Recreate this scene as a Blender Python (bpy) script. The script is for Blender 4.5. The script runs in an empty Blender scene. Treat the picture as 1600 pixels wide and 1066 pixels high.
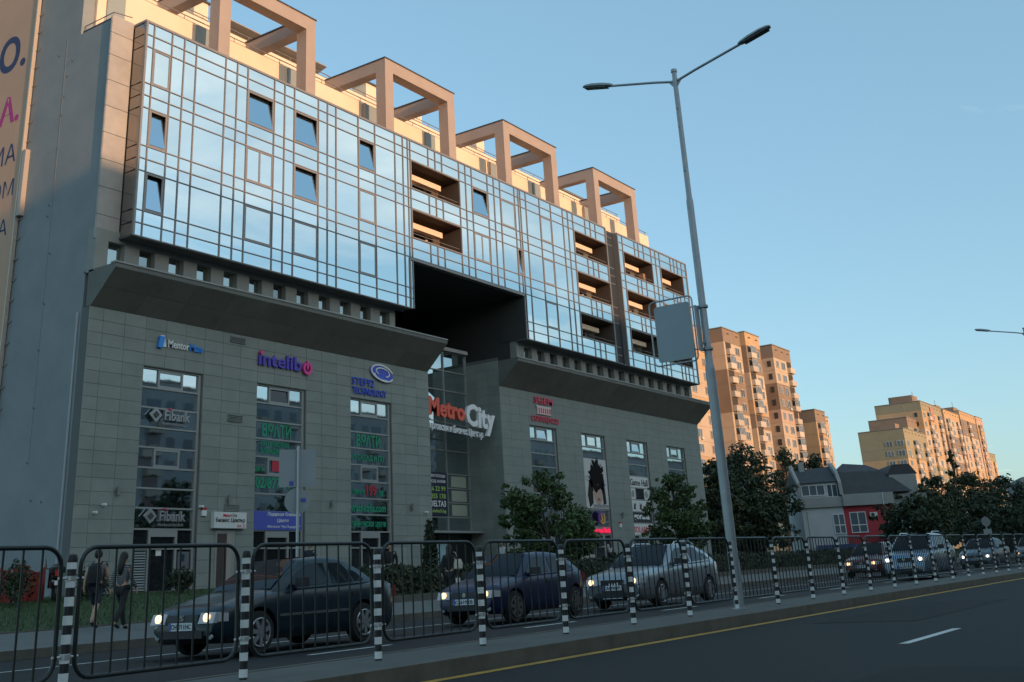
import bpy, bmesh, math, random
from mathutils import Vector, Matrix
RN = random.Random(11)
scn = bpy.context.scene
COL = scn.collection
rad = math.radians

# ------------------------------------------------------------------ camera
cam = bpy.data.cameras.new('camera'); camo = bpy.data.objects.new('camera', cam); COL.objects.link(camo)
cam.sensor_fit = 'HORIZONTAL'; cam.sensor_width = 36; cam.lens = 36 * 1712 / 1600
cam.shift_x = 39 / 1600; cam.shift_y = -264 / 1600
cam.clip_start = 0.1; cam.clip_end = 9000
cx, cy, cz = Vector((.57633, -.81586, -.04978)), Vector((.26284, .24209, -.93397)), Vector((.77403, .52533, .35354))
camo.matrix_world = Matrix(((cx.x, -cy.x, -cz.x, 0), (cx.y, -cy.y, -cz.y, 0), (cx.z, -cy.z, -cz.z, 1.0), (0, 0, 0, 1)))
scn.camera = camo
# ------------------------------------------------------------------ sky and sun
SUN_EL, SUN_AZ = 7.5, 8.0          # behind the camera, a little to the left
w = bpy.data.worlds.new('World'); scn.world = w; w.use_nodes = True
nt = w.node_tree; nt.nodes.clear()
sun_to = Vector((-math.sin(rad(SUN_AZ)) * math.cos(rad(SUN_EL)), -math.cos(rad(SUN_AZ)) * math.cos(rad(SUN_EL)), math.sin(rad(SUN_EL))))
N = nt.nodes.new
sky = N('ShaderNodeTexSky'); sky.sky_type = 'NISHITA'; sky.sun_disc = False
sky.sun_elevation = rad(SUN_EL); sky.sun_rotation = math.atan2(sun_to.x, sun_to.y)
sky.air_density = 1.0; sky.dust_density = 2.0; sky.ozone_density = 2.0; sky.altitude = 500
tc = N('ShaderNodeTexCoord'); sep = N('ShaderNodeSeparateXYZ'); nt.links.new(tc.outputs['Generated'], sep.inputs[0])
mx = N('ShaderNodeMath'); mx.operation = 'MAXIMUM'; mx.inputs[1].default_value = 0.03; nt.links.new(sep.outputs[2], mx.inputs[0])
dvx = N('ShaderNodeMath'); dvx.operation = 'DIVIDE'; nt.links.new(sep.outputs[0], dvx.inputs[0]); nt.links.new(mx.outputs[0], dvx.inputs[1])
dvy = N('ShaderNodeMath'); dvy.operation = 'DIVIDE'; nt.links.new(sep.outputs[1], dvy.inputs[0]); nt.links.new(mx.outputs[0], dvy.inputs[1])
cmb = N('ShaderNodeCombineXYZ'); nt.links.new(dvx.outputs[0], cmb.inputs[0]); nt.links.new(dvy.outputs[0], cmb.inputs[1])
mp = N('ShaderNodeMapping'); mp.inputs['Scale'].default_value = (0.55, 0.9, 1); mp.inputs['Rotation'].default_value = (0, 0, 0.5); mp.inputs['Location'].default_value = (1.3, 0.4, 0)
nt.links.new(cmb.outputs[0], mp.inputs[0])
nz = N('ShaderNodeTexNoise'); nz.inputs['Scale'].default_value = 1.0; nz.inputs['Detail'].default_value = 7; nz.inputs['Roughness'].default_value = .62; nz.inputs['Distortion'].default_value = .4
nt.links.new(mp.outputs[0], nz.inputs[0])
cr = N('ShaderNodeValToRGB'); cr.color_ramp.elements[0].position = .60; cr.color_ramp.elements[1].position = .88
cr.color_ramp.elements[1].color = (.85, .85, .85, 1)
# more cloud towards the sunset side, as the mirror glass shows
wst = N('ShaderNodeMath'); wst.operation = 'MULTIPLY_ADD'; wst.inputs[1].default_value = -.20; nt.links.new(sep.outputs[1], wst.inputs[0]); nt.links.new(nz.outputs[0], wst.inputs[2])
nt.links.new(wst.outputs[0], cr.inputs[0])
mixc = N('ShaderNodeMixRGB'); mixc.blend_type = 'MIX'
sky_tint = N('ShaderNodeMixRGB'); sky_tint.blend_type = 'MIX'; sky_tint.inputs[0].default_value = .26; sky_tint.inputs[2].default_value = (2.1, 3.9, 4.7, 1)   # flat blue tint mixed evenly into the whole sky
nt.links.new(sky.outputs[0], sky_tint.inputs[1])
nt.links.new(cr.outputs[0], mixc.inputs[0]); nt.links.new(sky_tint.outputs[0], mixc.inputs[1])
mixc.inputs[2].default_value = (4.6, 4.7, 4.5, 1)
bg = N('ShaderNodeBackground'); bg.inputs[1].default_value = 0.14
outw = N('ShaderNodeOutputWorld')
nt.links.new(mixc.outputs[0], bg.inputs[0]); nt.links.new(bg.outputs[0], outw.inputs[0])
sl_ = bpy.data.lights.new('sun', 'SUN'); sl_.energy = 2.3; sl_.angle = rad(.55); sl_.color = (1.0, .56, .30)
suno = bpy.data.objects.new('sun', sl_); COL.objects.link(suno)
suno.rotation_euler = sun_to.to_track_quat('Z', 'Y').to_euler(); suno.location = sun_to * 60
vs = scn.view_settings; vs.view_transform = 'Standard'; vs.look = 'None'; vs.exposure = 0.92; vs.gamma = 1.0; vs.use_curve_mapping = False

# ------------------------------------------------------------------ helpers
def slope(x): return .009 * max(-60.0, min(300.0, x))
PROF = [(-400, .3), (-14, .3), (-9.0, .25), (-8.99, 0), (8.05, 0), (8.06, .165), (9.97, .165), (9.98, .05), (18.88, .1), (18.9, .25), (24.8, .40), (36.4, 1.2), (60, 1.25), (120, 1.6), (900, 4)]
def gz(x, y):
    for (a, b), (c, d) in zip(PROF, PROF[1:]):
        if a <= y <= c: return b + (d - b) * (y - a) / (c - a) + slope(x)
    return PROF[-1][1] + slope(x)

MATS = {}
def M(name, col, rough=.6, metal=0., noise=None, bump=None, rnd=0., coat=0., emit=None, estr=1., spec=None, ior=None, col2=None, trans=0.):
    if name in MATS: return MATS[name]
    m = bpy.data.materials.new(name); m.use_nodes = True; MATS[name] = m
    t = m.node_tree; b = t.nodes['Principled BSDF']
    b.inputs['Base Color'].default_value = (*col, 1); b.inputs['Roughness'].default_value = rough; b.inputs['Metallic'].default_value = metal
    if coat: b.inputs['Coat Weight'].default_value = coat; b.inputs['Coat Roughness'].default_value = .05
    if spec is not None: b.inputs['Specular IOR Level'].default_value = spec
    if ior: b.inputs['IOR'].default_value = ior
    if emit: b.inputs['Emission Color'].default_value = (*emit, 1); b.inputs['Emission Strength'].default_value = estr
    geo = None; last = None
    def G():
        nonlocal geo
        if not geo: geo = t.nodes.new('ShaderNodeNewGeometry')
        return geo.outputs['Position']
    if noise:
        n = t.nodes.new('ShaderNodeTexNoise'); n.inputs['Scale'].default_value = noise[0]; n.inputs['Detail'].default_value = 6; n.inputs['Roughness'].default_value = .65
        t.links.new(G(), n.inputs['Vector'])
        r = t.nodes.new('ShaderNodeMapRange'); r.inputs[1].default_value = .3; r.inputs[2].default_value = .7
        t.links.new(n.outputs[0], r.inputs[0])
        mm = t.nodes.new('ShaderNodeMixRGB')
        c2 = col2 if col2 else tuple(min(1, c * (1 + noise[1])) for c in col)
        c1 = col if col2 else tuple(c * (1 - noise[1]) for c in col)
        mm.inputs[1].default_value = (*c1, 1); mm.inputs[2].default_value = (*c2, 1)
        t.links.new(r.outputs[0], mm.inputs[0]); last = mm.outputs[0]
        r2 = t.nodes.new('ShaderNodeMapRange'); r2.inputs[3].default_value = max(0, rough - .08); r2.inputs[4].default_value = min(1, rough + .08)
        t.links.new(n.outputs[0], r2.inputs[0]); t.links.new(r2.outputs[0], b.inputs['Roughness'])
    if rnd:
        oi = t.nodes.new('ShaderNodeObjectInfo')
        r = t.nodes.new('ShaderNodeMapRange'); r.inputs[3].default_value = 1 - rnd; r.inputs[4].default_value = 1 + rnd
        t.links.new(oi.outputs['Random'], r.inputs[0])
        hs = t.nodes.new('ShaderNodeHueSaturation')
        if last: t.links.new(last, hs.inputs['Color'])
        else: hs.inputs['Color'].default_value = (*col, 1)
        t.links.new(r.outputs[0], hs.inputs['Value']); last = hs.outputs[0]
    if last: t.links.new(last, b.inputs['Base Color'])
    if bump:
        n = t.nodes.new('ShaderNodeTexNoise'); n.inputs['Scale'].default_value = bump[0]; n.inputs['Detail'].default_value = 5
        t.links.new(G(), n.inputs['Vector'])
        bp = t.nodes.new('ShaderNodeBump'); bp.inputs['Strength'].default_value = bump[1]; bp.inputs['Distance'].default_value = bump[2] if len(bump) > 2 else .02
        t.links.new(n.outputs[0], bp.inputs['Height']); t.links.new(bp.outputs[0], b.inputs['Normal'])
    return m

class MB:
    def __init__(s): s.v = []; s.f = []; s.m = []
    def add(s, vs, fs, mi=0):
        k = len(s.v); s.v += [tuple(v) for v in vs]
        for f in fs: s.f.append([k + i for i in f]); s.m.append(mi)
        return s
    def box(s, x0, x1, y0, y1, z0, z1, mi=0):
        return s.add([(x0, y0, z0), (x1, y0, z0), (x1, y1, z0), (x0, y1, z0), (x0, y0, z1), (x1, y0, z1), (x1, y1, z1), (x0, y1, z1)],
                     [(0, 3, 2, 1), (4, 5, 6, 7), (0, 1, 5, 4), (1, 2, 6, 5), (2, 3, 7, 6), (3, 0, 4, 7)], mi)
    def obox(s, c, ax, ay, az, mi=0):      # centre and half axes
        c, ax, ay, az = map(Vector, (c, ax, ay, az))
        v = [c + ax * i + ay * j + az * k for k in (-1, 1) for i, j in ((-1, -1), (1, -1), (1, 1), (-1, 1))]
        return s.add(v, [(0, 3, 2, 1), (4, 5, 6, 7), (0, 1, 5, 4), (1, 2, 6, 5), (2, 3, 7, 6), (3, 0, 4, 7)], mi)
    def bar(s, a, b, wd, h, mi=0, up=(0, 0, 1)):
        a, b = Vector(a), Vector(b); d = b - a; u = Vector(up)
        sd = d.cross(u)
        if sd.length < 1e-6: sd = d.cross(Vector((1, 0, 0)))
        sd.normalize(); u = sd.cross(d).normalized()
        return s.obox((a + b) / 2, d / 2, sd * wd / 2, u * h / 2, mi)
    def tube(s, pts, r, n=8, mi=0, closed=False):
        pts = [Vector(p) for p in pts]; k = len(s.v); L = len(pts); rr = r if isinstance(r, (list, tuple)) else [r] * L
        prev = None
        for i, p in enumerate(pts):
            a = pts[(i - 1) % L] if (closed or i > 0) else p; b = pts[(i + 1) % L] if (closed or i < L - 1) else p
            d = (b - a).normalized()
            if prev is None:
                sd = d.cross(Vector((0, 0, 1)))
                if sd.length < .1: sd = d.cross(Vector((1, 0, 0)))
            else: sd = prev - d * prev.dot(d)
            sd.normalize(); prev = sd; u = sd.cross(d)
            for j in range(n):
                t = 2 * math.pi * j / n; s.v.append(tuple(p + (sd * math.cos(t) + u * math.sin(t)) * rr[i]))
        for i in range(L if closed else L - 1):
            i2 = (i + 1) % L
            for j in range(n):
                j2 = (j + 1) % n; s.f.append([k + i * n + j, k + i * n + j2, k + i2 * n + j2, k + i2 * n + j]); s.m.append(mi)
        if not closed:
            s.f.append([k + j for j in range(n)][::-1]); s.m.append(mi); s.f.append([k + (L - 1) * n + j for j in range(n)]); s.m.append(mi)
        return s
    def lathe(s, prof, o=(0, 0, 0), n=16, mi=0, ax='z'):
        k = len(s.v)
        for r, z in prof:
            for j in range(n):
                t = 2 * math.pi * j / n; c, q = r * math.cos(t), r * math.sin(t)
                p = (c, q, z) if ax == 'z' else ((c, z, q) if ax == 'y' else (z, c, q))
                s.v.append((p[0] + o[0], p[1] + o[1], p[2] + o[2]))
        for i in range(len(prof) - 1):
            for j in range(n):
                j2 = (j + 1) % n; s.f.append([k + i * n + j, k + i * n + j2, k + (i + 1) * n + j2, k + (i + 1) * n + j]); s.m.append(mi)
        s.f.append([k + j for j in range(n)][::-1]); s.m.append(mi)
        s.f.append([k + (len(prof) - 1) * n + j for j in range(n)]); s.m.append(mi)
        return s
    def prism(s, pts, o, u, v, n, th, mi=0):   # outline pts in plane (u,v), thickness th along n
        o, u, v, n = map(Vector, (o, u, v, n)); L = len(pts)
        a = [o + u * p[0] + v * p[1] for p in pts]; b = [p + n * th for p in a]
        return s.add(a + b, [list(range(L))[::-1], list(range(L, 2 * L))] + [(i, (i + 1) % L, L + (i + 1) % L, L + i) for i in range(L)], mi)
    def mesh(s, name, mats, smooth=None):
        me = bpy.data.meshes.new(name); me.from_pydata(s.v, [], s.f); 
        for m in (mats if isinstance(mats, (list, tuple)) else [mats]): me.materials.append(m)
        if any(s.m): me.polygons.foreach_set('material_index', s.m)
        bm = bmesh.new(); bm.from_mesh(me); bmesh.ops.recalc_face_normals(bm, faces=bm.faces); bm.to_mesh(me); bm.free()
        if smooth:
            me.polygons.foreach_set('use_smooth', [True] * len(me.polygons)); me.set_sharp_from_angle(angle=rad(smooth))
        me.update(); return me
    def build(s, name, mats, parent=None, local=False, smooth=None):
        return link(name, s.mesh(name, mats, smooth), parent, local)

def wl(o):
    p = Vector((0, 0, 0))
    while o is not None: p = p + o.location; o = o.parent
    return p
def link(name, me, parent=None, local=False, loc=None):
    o = bpy.data.objects.new(name, me); COL.objects.link(o)
    if parent is not None:
        o.parent = parent
        if loc is not None: o.location = Vector(loc) - wl(parent)
        elif not local: o.location = -wl(parent)
    elif loc is not None: o.location = loc
    return o
def tag(o, label, cat, group=None):
    o['label'] = label; o['category'] = cat
    if group: o['group'] = group
    return o
def struct(o): o['kind'] = 'structure'; return o
def stuff(o): o['kind'] = 'stuff'; return o
def thing(name, label, cat, loc=(0, 0, 0), group=None, rz=0):
    o = bpy.data.objects.new(name, None); COL.objects.link(o); o.location = loc; o.rotation_euler = (0, 0, rz); o.empty_display_size = .2
    return tag(o, label, cat, group)
def copy_tree(o, parent=None):
    c = o.copy(); COL.objects.link(c); c.parent = parent
    for ch in [x for x in o.children]: copy_tree(ch, c)
    return c

TMP = bpy.data.scenes.new('convert')
def evaluated_mesh(ob):          # convert in a small side scene, then drop the source object
    TMP.collection.objects.link(ob)
    with bpy.context.temp_override(scene=TMP, view_layer=TMP.view_layers[0]):
        dg = bpy.context.evaluated_depsgraph_get(); dg.update()
        me = bpy.data.meshes.new_from_object(ob.evaluated_get(dg))
    return me
def text_geo(body, h=None, wd=None, depth=.02, bold=0., shear=0.):
    cu = bpy.data.curves.new('t', 'FONT'); cu.body = body; cu.size = 1; cu.extrude = .5; cu.offset = bold; cu.shear = shear; cu.resolution_u = 2; cu.space_line = .9
    ob = bpy.data.objects.new('t', cu); me = evaluated_mesh(ob)
    vs = [v.co.copy() for v in me.vertices]; fs = [list(p.vertices) for p in me.polygons]
    bpy.data.objects.remove(ob); bpy.data.curves.remove(cu); bpy.data.meshes.remove(me)
    x0, x1 = min(v.x for v in vs), max(v.x for v in vs); y0, y1 = min(v.y for v in vs), max(v.y for v in vs)
    sy = h / (y1 - y0) if h else None; sx = wd / (x1 - x0) if wd else sy
    if sy is None: sy = sx
    return [((v.x - x0) * sx, (v.y - y0) * sy, (v.z + .5) * depth) for v in vs], fs
def put_text(mb, body, o, u, v, n, h=None, wd=None, depth=.02, bold=0., shear=0., mi=0, align='l'):
    vs, fs = text_geo(body, h, wd, depth, bold, shear); o, u, v, n = map(Vector, (o, u, v, n))
    ww = max(p[0] for p in vs)
    if align == 'c': o = o - u * ww / 2
    if align == 'r': o = o - u * ww
    mb.add([o + u * p[0] + v * p[1] + n * p[2] for p in vs], fs, mi); return ww
UX, UZ, NY = (1, 0, 0), (0, 0, 1), (0, -1, 0)

# ------------------------------------------------------------------ materials
asphalt = M('asphalt', (.022, .023, .023), .8, spec=.2, noise=(1.3, .22), bump=(60, .5, .01))
asphalt2 = M('asphalt_far_lane', (.026, .027, .027), .78, spec=.2, noise=(.9, .2), bump=(60, .5, .01))
kerbm = M('kerb_concrete', (.10, .092, .075), .85, noise=(3, .3), bump=(30, .4, .01))
pavem = M('pavement', (.115, .118, .112), .85, noise=(2, .18), bump=(25, .3, .01))
medm = M('median_paving', (.10, .10, .09), .85, noise=(1.5, .2), bump=(25, .3, .01))
whitep = M('road_paint_white', (.55, .55, .53), .7, noise=(6, .25))
yellowp = M('road_paint_yellow', (.45, .25, .035), .7, noise=(5, .35))
earth = M('earth', (.09, .085, .06), .95, noise=(.4, .3))
lawnm = M('lawn', (.028, .055, .012), .95, noise=(.9, .35))
stone = M('stone_panel', (.222, .248, .228), .62, noise=(1.1, .10), rnd=.07, bump=(14, .15, .01))
stone_back = M('stone_joint', (.13, .14, .13), .9)
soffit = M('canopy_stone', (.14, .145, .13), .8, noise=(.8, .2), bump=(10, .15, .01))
coping = M('stone_coping', (.30, .31, .29), .7, noise=(2, .12))
cream = M('cream_render', (.76, .60, .45), .85, noise=(.7, .05), bump=(30, .1, .01))
conc = M('frame_render', (.35, .29, .255), .85, noise=(.8, .07), bump=(30, .1, .01))
darkcap = M('dark_flashing', (.08, .08, .085), .5, metal=.5)
louvre = M('grey_louvre', (.26, .30, .30), .6)
party = M('grey_blue_render', (.20, .23, .245), .9, noise=(.5, .16), col2=(.26, .285, .295), bump=(18, .15, .01))
alum = M('mullion_aluminium', (.25, .235, .225), .45, metal=.3)
alum_d = M('frame_aluminium', (.30, .31, .30), .45, metal=.3)
glass = M('mirror_glass', (.70, .785, .80), .015, metal=1.0, rnd=.05, bump=(.55, .06, .02))
glass_t = M('tilted_glass', (.62, .72, .78), .02, metal=1.0)
glass_l = M('shop_glass', (.46, .53, .55), .02, metal=1.0, rnd=.12, bump=(.7, .06, .02))
glass_dk = M('dark_glass', (.015, .018, .02), .03, spec=.6)
cavity = M('dark_interior', (.025, .025, .025), .9)
brown = M('loggia_render', (.10, .072, .055), .85, noise=(1.5, .15))
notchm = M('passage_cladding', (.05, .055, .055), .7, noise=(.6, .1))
steel = M('galvanised_steel', (.33, .35, .36), .45, metal=.5, noise=(4, .12))
railm = M('rail_steel', (.25, .23, .22), .5, metal=.4)
black = M('black_paint', (.018, .018, .02), .45)
fencem = M('fence_green_black', (.013, .017, .016), .4)
wht = M('white_paint', (.72, .72, .70), .6, noise=(8, .08))
# ------------------------------------------------------------------ ground, roads, pavements
def sbox(mb, x0, x1, y0, y1, z0, z1, mi=0, y0z=0, y1z=0):
    a, b = slope(x0), slope(x1)
    mb.add([(x0, y0, z0 + a), (x1, y0, z0 + b), (x1, y1, z0 + b), (x0, y1, z0 + a), (x0, y0, z1 + a + y0z), (x1, y0, z1 + b + y0z), (x1, y1, z1 + b + y1z), (x0, y1, z1 + a + y1z)],
           [(0, 3, 2, 1), (4, 5, 6, 7), (0, 1, 5, 4), (1, 2, 6, 5), (2, 3, 7, 6), (3, 0, 4, 7)], mi)
XS = [-1500, -400, -60, 300, 900, 2500, 4500]
def sheet(name, ys, mat, lift, xs=XS):
    mb = MB(); n = len(ys)
    mb.v = [(x, y, gz(x, y) + lift) for x in xs for y in ys]
    for i in range(len(xs) - 1):
        for j in range(n - 1):
            mb.f.append([i * n + j, (i + 1) * n + j, (i + 1) * n + j + 1, i * n + j + 1]); mb.m.append(0)
    return struct(mb.build(name, mat))
sheet('ground', [-1500, -400, -14, -9.0, -8.9, 7.9, 10.1, 18.6, 19.2, 24.8, 36.4, 60, 120, 900, 3000], earth, -.09)
RX = [-60, 300]
sheet('near_road', [-8.985, 8.045], asphalt, 0, RX)
sheet('far_road', [9.985, 18.87], asphalt2, 0, RX)
mb = MB(); sbox(mb, -60, 300, 8.20, 9.82, -.1, .165); struct(mb.build('median', medm))
mb = MB(); sbox(mb, -60, 300, 8.055, 8.197, -.1, .172); sbox(mb, -60, 300, 9.823, 9.965, -.05, .172); sbox(mb, -60, 300, 18.895, 19.05, 0, .257); sbox(mb, -60, 300, -9.15, -8.99, -.1, .257); struct(mb.build('kerb', kerbm))
sheet('pavement', [19.055, 24.75], pavem, 0, RX)
sheet('opposite_pavement', [-14, -9.16], pavem, 0, RX)
mb = MB(); sbox(mb, -60, 300, 24.76, 24.9, .2, .43); struct(mb.build('lawn_edging', kerbm))
sheet('lawn', [24.91, 30, 36.39], lawnm, 0, RX)
mb = MB(); sbox(mb, -60, 300, 36.4, 38.4, .8, 1.22); struct(mb.build('forecourt', pavem))
def paint(name, segs, mat):
    mb = MB()
    for x0, x1, y0, y1, b in segs:
        mb.add([(x0, y0, gz(x0, y0) + .004), (x1, y0, gz(x1, y0) + .004), (x1, y1, gz(x1, y1) + .004), (x0, y1, gz(x0, y1) + .004)], [(0, 1, 2, 3)])
    return struct(mb.build(name, mat))
paint('yellow_road_line', [(-60, 300, 7.80, 7.99, 0)], yellowp)
paint('lane_dashes', [(13.0 + 5.85 * k, 14.9 + 5.85 * k, 12.42, 12.54, 0) for k in range(-6, 30)] + [(14.3 + 9 * k, 16.9 + 9 * k, 4.06, 4.18, 0) for k in range(-4, 20)], whitep)
paint('road_edge_line', [(-60, 300, 16.0, 16.1, 0)], whitep)
# asphalt repair patches and drain lids keep the carriageway from looking uniform
patch = M('asphalt_patch', (.017, .0175, .018), .82, spec=.2, noise=(3, .2), bump=(70, .5, .01))
paint('asphalt_patch', [(19, 26, 5.2, 6.9, 0), (9.6, 11.4, 1.6, 3.4, 0), (31, 47, 4.6, 5.5, 0), (12, 17.5, 14.2, 15.2, 0), (24, 33, 10.4, 11.4, 0)], patch)
# grass blades on the lawn slope
gb = MB(); g = random.Random(3)
for i in range(26000):
    x = 14 + 62 * g.random() ** 1.3; y = 25 + 11 * g.random(); z = gz(x, y); h = .05 + .08 * g.random(); a = g.random() * 6.28; wx, wy = math.cos(a) * .012, math.sin(a) * .012
    dx, dy = g.uniform(-.05, .05), g.uniform(-.05, .05)
    gb.add([(x - wx, y - wy, z), (x + wx, y + wy, z), (x + dx, y + dy, z + h)], [(0, 1, 2)])
o = gb.build('grass', M('grass_blade', (.034, .066, .015), .8)); stuff(o); tag(o, 'short green grass growing on the lawn before the office building', 'grass')

# ------------------------------------------------------------------ office building
D = 38.0; G = -.83
OB = thing('office_building', 'grey stone and mirror glass office building with square roof frames', 'building', (26.7, D, 1.4))
def part(mb, name, mat, parent=None, **k): return mb.build(name, mat, parent or OB, **k)
def fbox(mb, x0, x1, d0, d1, z0, z1, mi=0): return mb.box(x0, x1, D + d0, D + d1, z0, z1, mi)
BASE = 1.2
ZR = [25.8, 25.2, 24.6, 22.8, 22.2, 21.6, 19.8, 19.2, 18.62, 16.82, 16.24, 15.66]
MXL = [27.9, 28.35, 29.38, 30.1, 30.82, 32.65, 33.4, 34.1, 35.92, 36.65, 37.35, 39.13, 39.83, 40.5, 42.3, 43.7, 45.45, 46.17, 46.85, 48.57, 49.25, 49.92, 51.66, 52.33, 53.0, 54.73, 55.44, 56.16, 57.85, 58.54, 59.22, 60.95, 62.4, 64.0, 64.7, 65.4, 67.15, 67.9, 68.65, 70.2]
MXR = [72.05, 72.8, 74.8, 75.45, 76.3, 77.6, 78.35, 79.1, 81.1, 81.75, 82.4, 83.2, 84.05]
BAYS_L = [29.55, 36.03, 42.51]; BAYS_R = [59.31, 65.71, 72.11, 78.51]; BW = 3.2
BZ = [10.42, 9.58, 8.75, 7.94, 7.12, 6.3, 5.48, 4.7, 3.88, 3.12]
# --- stone wall backing and panels
def wall_backing(x0, x1, bays, name):
    mb = MB(); xs = [x0] + [q for b in bays for q in (b, b + BW)] + [x1]
    for i in range(0, len(xs), 2): fbox(mb, xs[i], xs[i + 1], .03, .6, BASE - .6, 12.54)
    for b in bays: fbox(mb, b, b + BW, .03, .6, BZ[0], 12.54)
    return part(mb, name, stone_back)
SWL = wall_backing(26.75, 49.0, BAYS_L, 'stone_wall'); SWR = wall_backing(56.18, 84.65, BAYS_R, 'stone_wall')
tiles = []
def tile_rects(x0, x1, bays, org, pitch):
    cols = [x0]; k = math.ceil((x0 - org) / pitch + .25)
    while org + k * pitch < x1 - .2: cols.append(org + k * pitch); k += 1
    cols.append(x1); rp = .52; z1 = 12.53; out = []
    r = 0
    while z1 > BASE + .2:
        z0 = max(z1 - rp, BASE - .1)
        for a, b in zip(cols, cols[1:]):
            segs = [(a, b)]
            for by in bays:
                if z0 < BZ[0] - .02:
                    nx = []
                    for p, q in segs:
                        if q <= by or p >= by + BW: nx.append((p, q)); continue
                        if p < by - .06: nx.append((p, by))
                        if q > by + BW + .06: nx.append((by + BW, q))
                    segs = nx
            out += [(p, q, z0, z1) for p, q in segs if q - p > .08]
        z1 = z0
    return out
TL = tile_rects(26.70, 49.03, BAYS_L, 29.55, 1.08); TR = tile_rects(56.15, 84.68, BAYS_R, 59.31, 1.067)
def vis(t):   # nearer panels show larger
    return -(t[1] - t[0]) * (t[3] - t[2]) / ((t[0] ** 2 + D * D) ** 1.0)
alltiles = sorted([(vis(t), 0, t) for t in TL] + [(vis(t), 1, t) for t in TR])
tm_cache = {}
def tile_mesh(wd, h):
    k = (round(wd, 3), round(h, 3))
    if k not in tm_cache:
        m_ = MB(); a, b = wd / 2 - .005, h / 2 - .005; e = .006
        m_.add([(-a, 0.028, -b), (a, .028, -b), (a, .028, b), (-a, .028, b), (-a, e, -b), (a, e, -b), (a, e, b), (-a, e, b), (-a + e, 0, -b + e), (a - e, 0, -b + e), (a - e, 0, b - e), (-a + e, 0, b - e)],
               [(8, 9, 10, 11)] + [(0 + i, (i + 1) % 4, 4 + (i + 1) % 4, 4 + i) for i in range(4)] + [(4 + i, 4 + (i + 1) % 4, 8 + (i + 1) % 4, 8 + i) for i in range(4)])
        tm_cache[k] = m_.mesh('stone_panel', stone)
    return tm_cache[k]
rest = [MB(), MB()]
for i, (_, side, (x0, x1, z0, z1)) in enumerate(alltiles):
    jit = RN.uniform(-.004, .003)
    if i < 300:
        o = link('stone_panel', tile_mesh(x1 - x0, z1 - z0), (SWL, SWR)[side], loc=((x0 + x1) / 2, D + jit, (z0 + z1) / 2))
    else: rest[side].box(x0 + .005, x1 - .005, D + jit, D + .028, z0 + .005, z1 - .005)
for mb, p in zip(rest, (SWL, SWR)):
    if mb.v: stuff(part(mb, 'stone_panels', stone, p))
# right flank of right block, left end return of the recess
mb = MB(); fbox(mb, 56.15, 56.18, .03, 2.6, BASE, 14.3); RET = part(mb, 'return_wall', stone_back)
zt = 12.53
for r in range(25):
    z1 = 14.1 - .52 * r; z0 = z1 - .52
    if z0 < 1.4: break
    for y0, y1 in ((0.0, .86), (.86, 1.70), (1.70, 2.5)):
        link('stone_panel', (lambda k: tm_cache.setdefault(k, MB().box(-.012, .012, -(y1 - y0) / 2 + .005, (y1 - y0) / 2 - .005, -.255, .255).mesh('stone_panel', stone)))(('s', round(y1 - y0, 2))), RET, loc=(56.138 + RN.uniform(-.003, .003), D + (y0 + y1) / 2 + .02, (z0 + z1) / 2))
# --- canopies
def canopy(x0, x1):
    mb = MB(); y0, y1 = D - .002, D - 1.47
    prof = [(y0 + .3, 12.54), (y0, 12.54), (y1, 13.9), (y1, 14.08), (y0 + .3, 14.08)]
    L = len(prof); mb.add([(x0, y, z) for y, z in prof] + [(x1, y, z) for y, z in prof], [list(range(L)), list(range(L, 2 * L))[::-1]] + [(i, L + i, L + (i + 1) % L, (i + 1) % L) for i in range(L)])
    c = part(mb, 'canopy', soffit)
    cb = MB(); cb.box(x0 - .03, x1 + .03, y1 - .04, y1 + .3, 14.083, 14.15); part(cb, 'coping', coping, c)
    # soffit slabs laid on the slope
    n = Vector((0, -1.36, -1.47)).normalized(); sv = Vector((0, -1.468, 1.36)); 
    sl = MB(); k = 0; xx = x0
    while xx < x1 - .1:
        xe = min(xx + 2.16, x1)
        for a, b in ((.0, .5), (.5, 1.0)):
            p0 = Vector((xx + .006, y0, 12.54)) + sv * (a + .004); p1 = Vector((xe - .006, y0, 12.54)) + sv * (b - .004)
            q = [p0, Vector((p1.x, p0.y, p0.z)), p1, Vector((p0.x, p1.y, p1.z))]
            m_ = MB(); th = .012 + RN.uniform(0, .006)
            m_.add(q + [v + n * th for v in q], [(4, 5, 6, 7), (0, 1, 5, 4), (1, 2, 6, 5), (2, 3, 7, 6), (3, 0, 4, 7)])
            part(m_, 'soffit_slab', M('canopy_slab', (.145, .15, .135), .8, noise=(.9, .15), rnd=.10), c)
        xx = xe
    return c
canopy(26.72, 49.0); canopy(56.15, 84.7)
# --- ribbon windows above the canopy
def ribbon(x0, x1, first, pitch, wd, n):
    mb = MB(); e = x0
    openings = [(first + i * pitch, first + i * pitch + wd) for i in range(n) if first + i * pitch + wd < x1]
    for a, b in openings + [(x1, x1)]:
        if a > e: fbox(mb, e, a, 0, .45, 14.0, 15.9)
        e = b
    fbox(mb, x0, x1, .45, .5, 14.0, 15.9)
    for a, b in openings: fbox(mb, a, b, .001, .45, 15.42, 15.9); fbox(mb, a, b, .001, .449, 14.0, 14.1)
    p = part(mb, 'ribbon_wall', M('ribbon_stone', (.25, .26, .24), .7, noise=(1.5, .1)))
    for a, b in openings:
        m_ = MB(); fbox(m_, a + .02, b - .02, .28, .31, 14.1, 15.42); wv = part(m_, 'ribbon_window', M('ribbon_glass', (.36, .38, .36), .04, metal=.9, rnd=.25), p)
ribbon(26.72, 46.9, 27.36, 1.595, .84, 13)
ribbon(58.33, 84.3, 59.2, 1.58, .92, 16)
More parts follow.
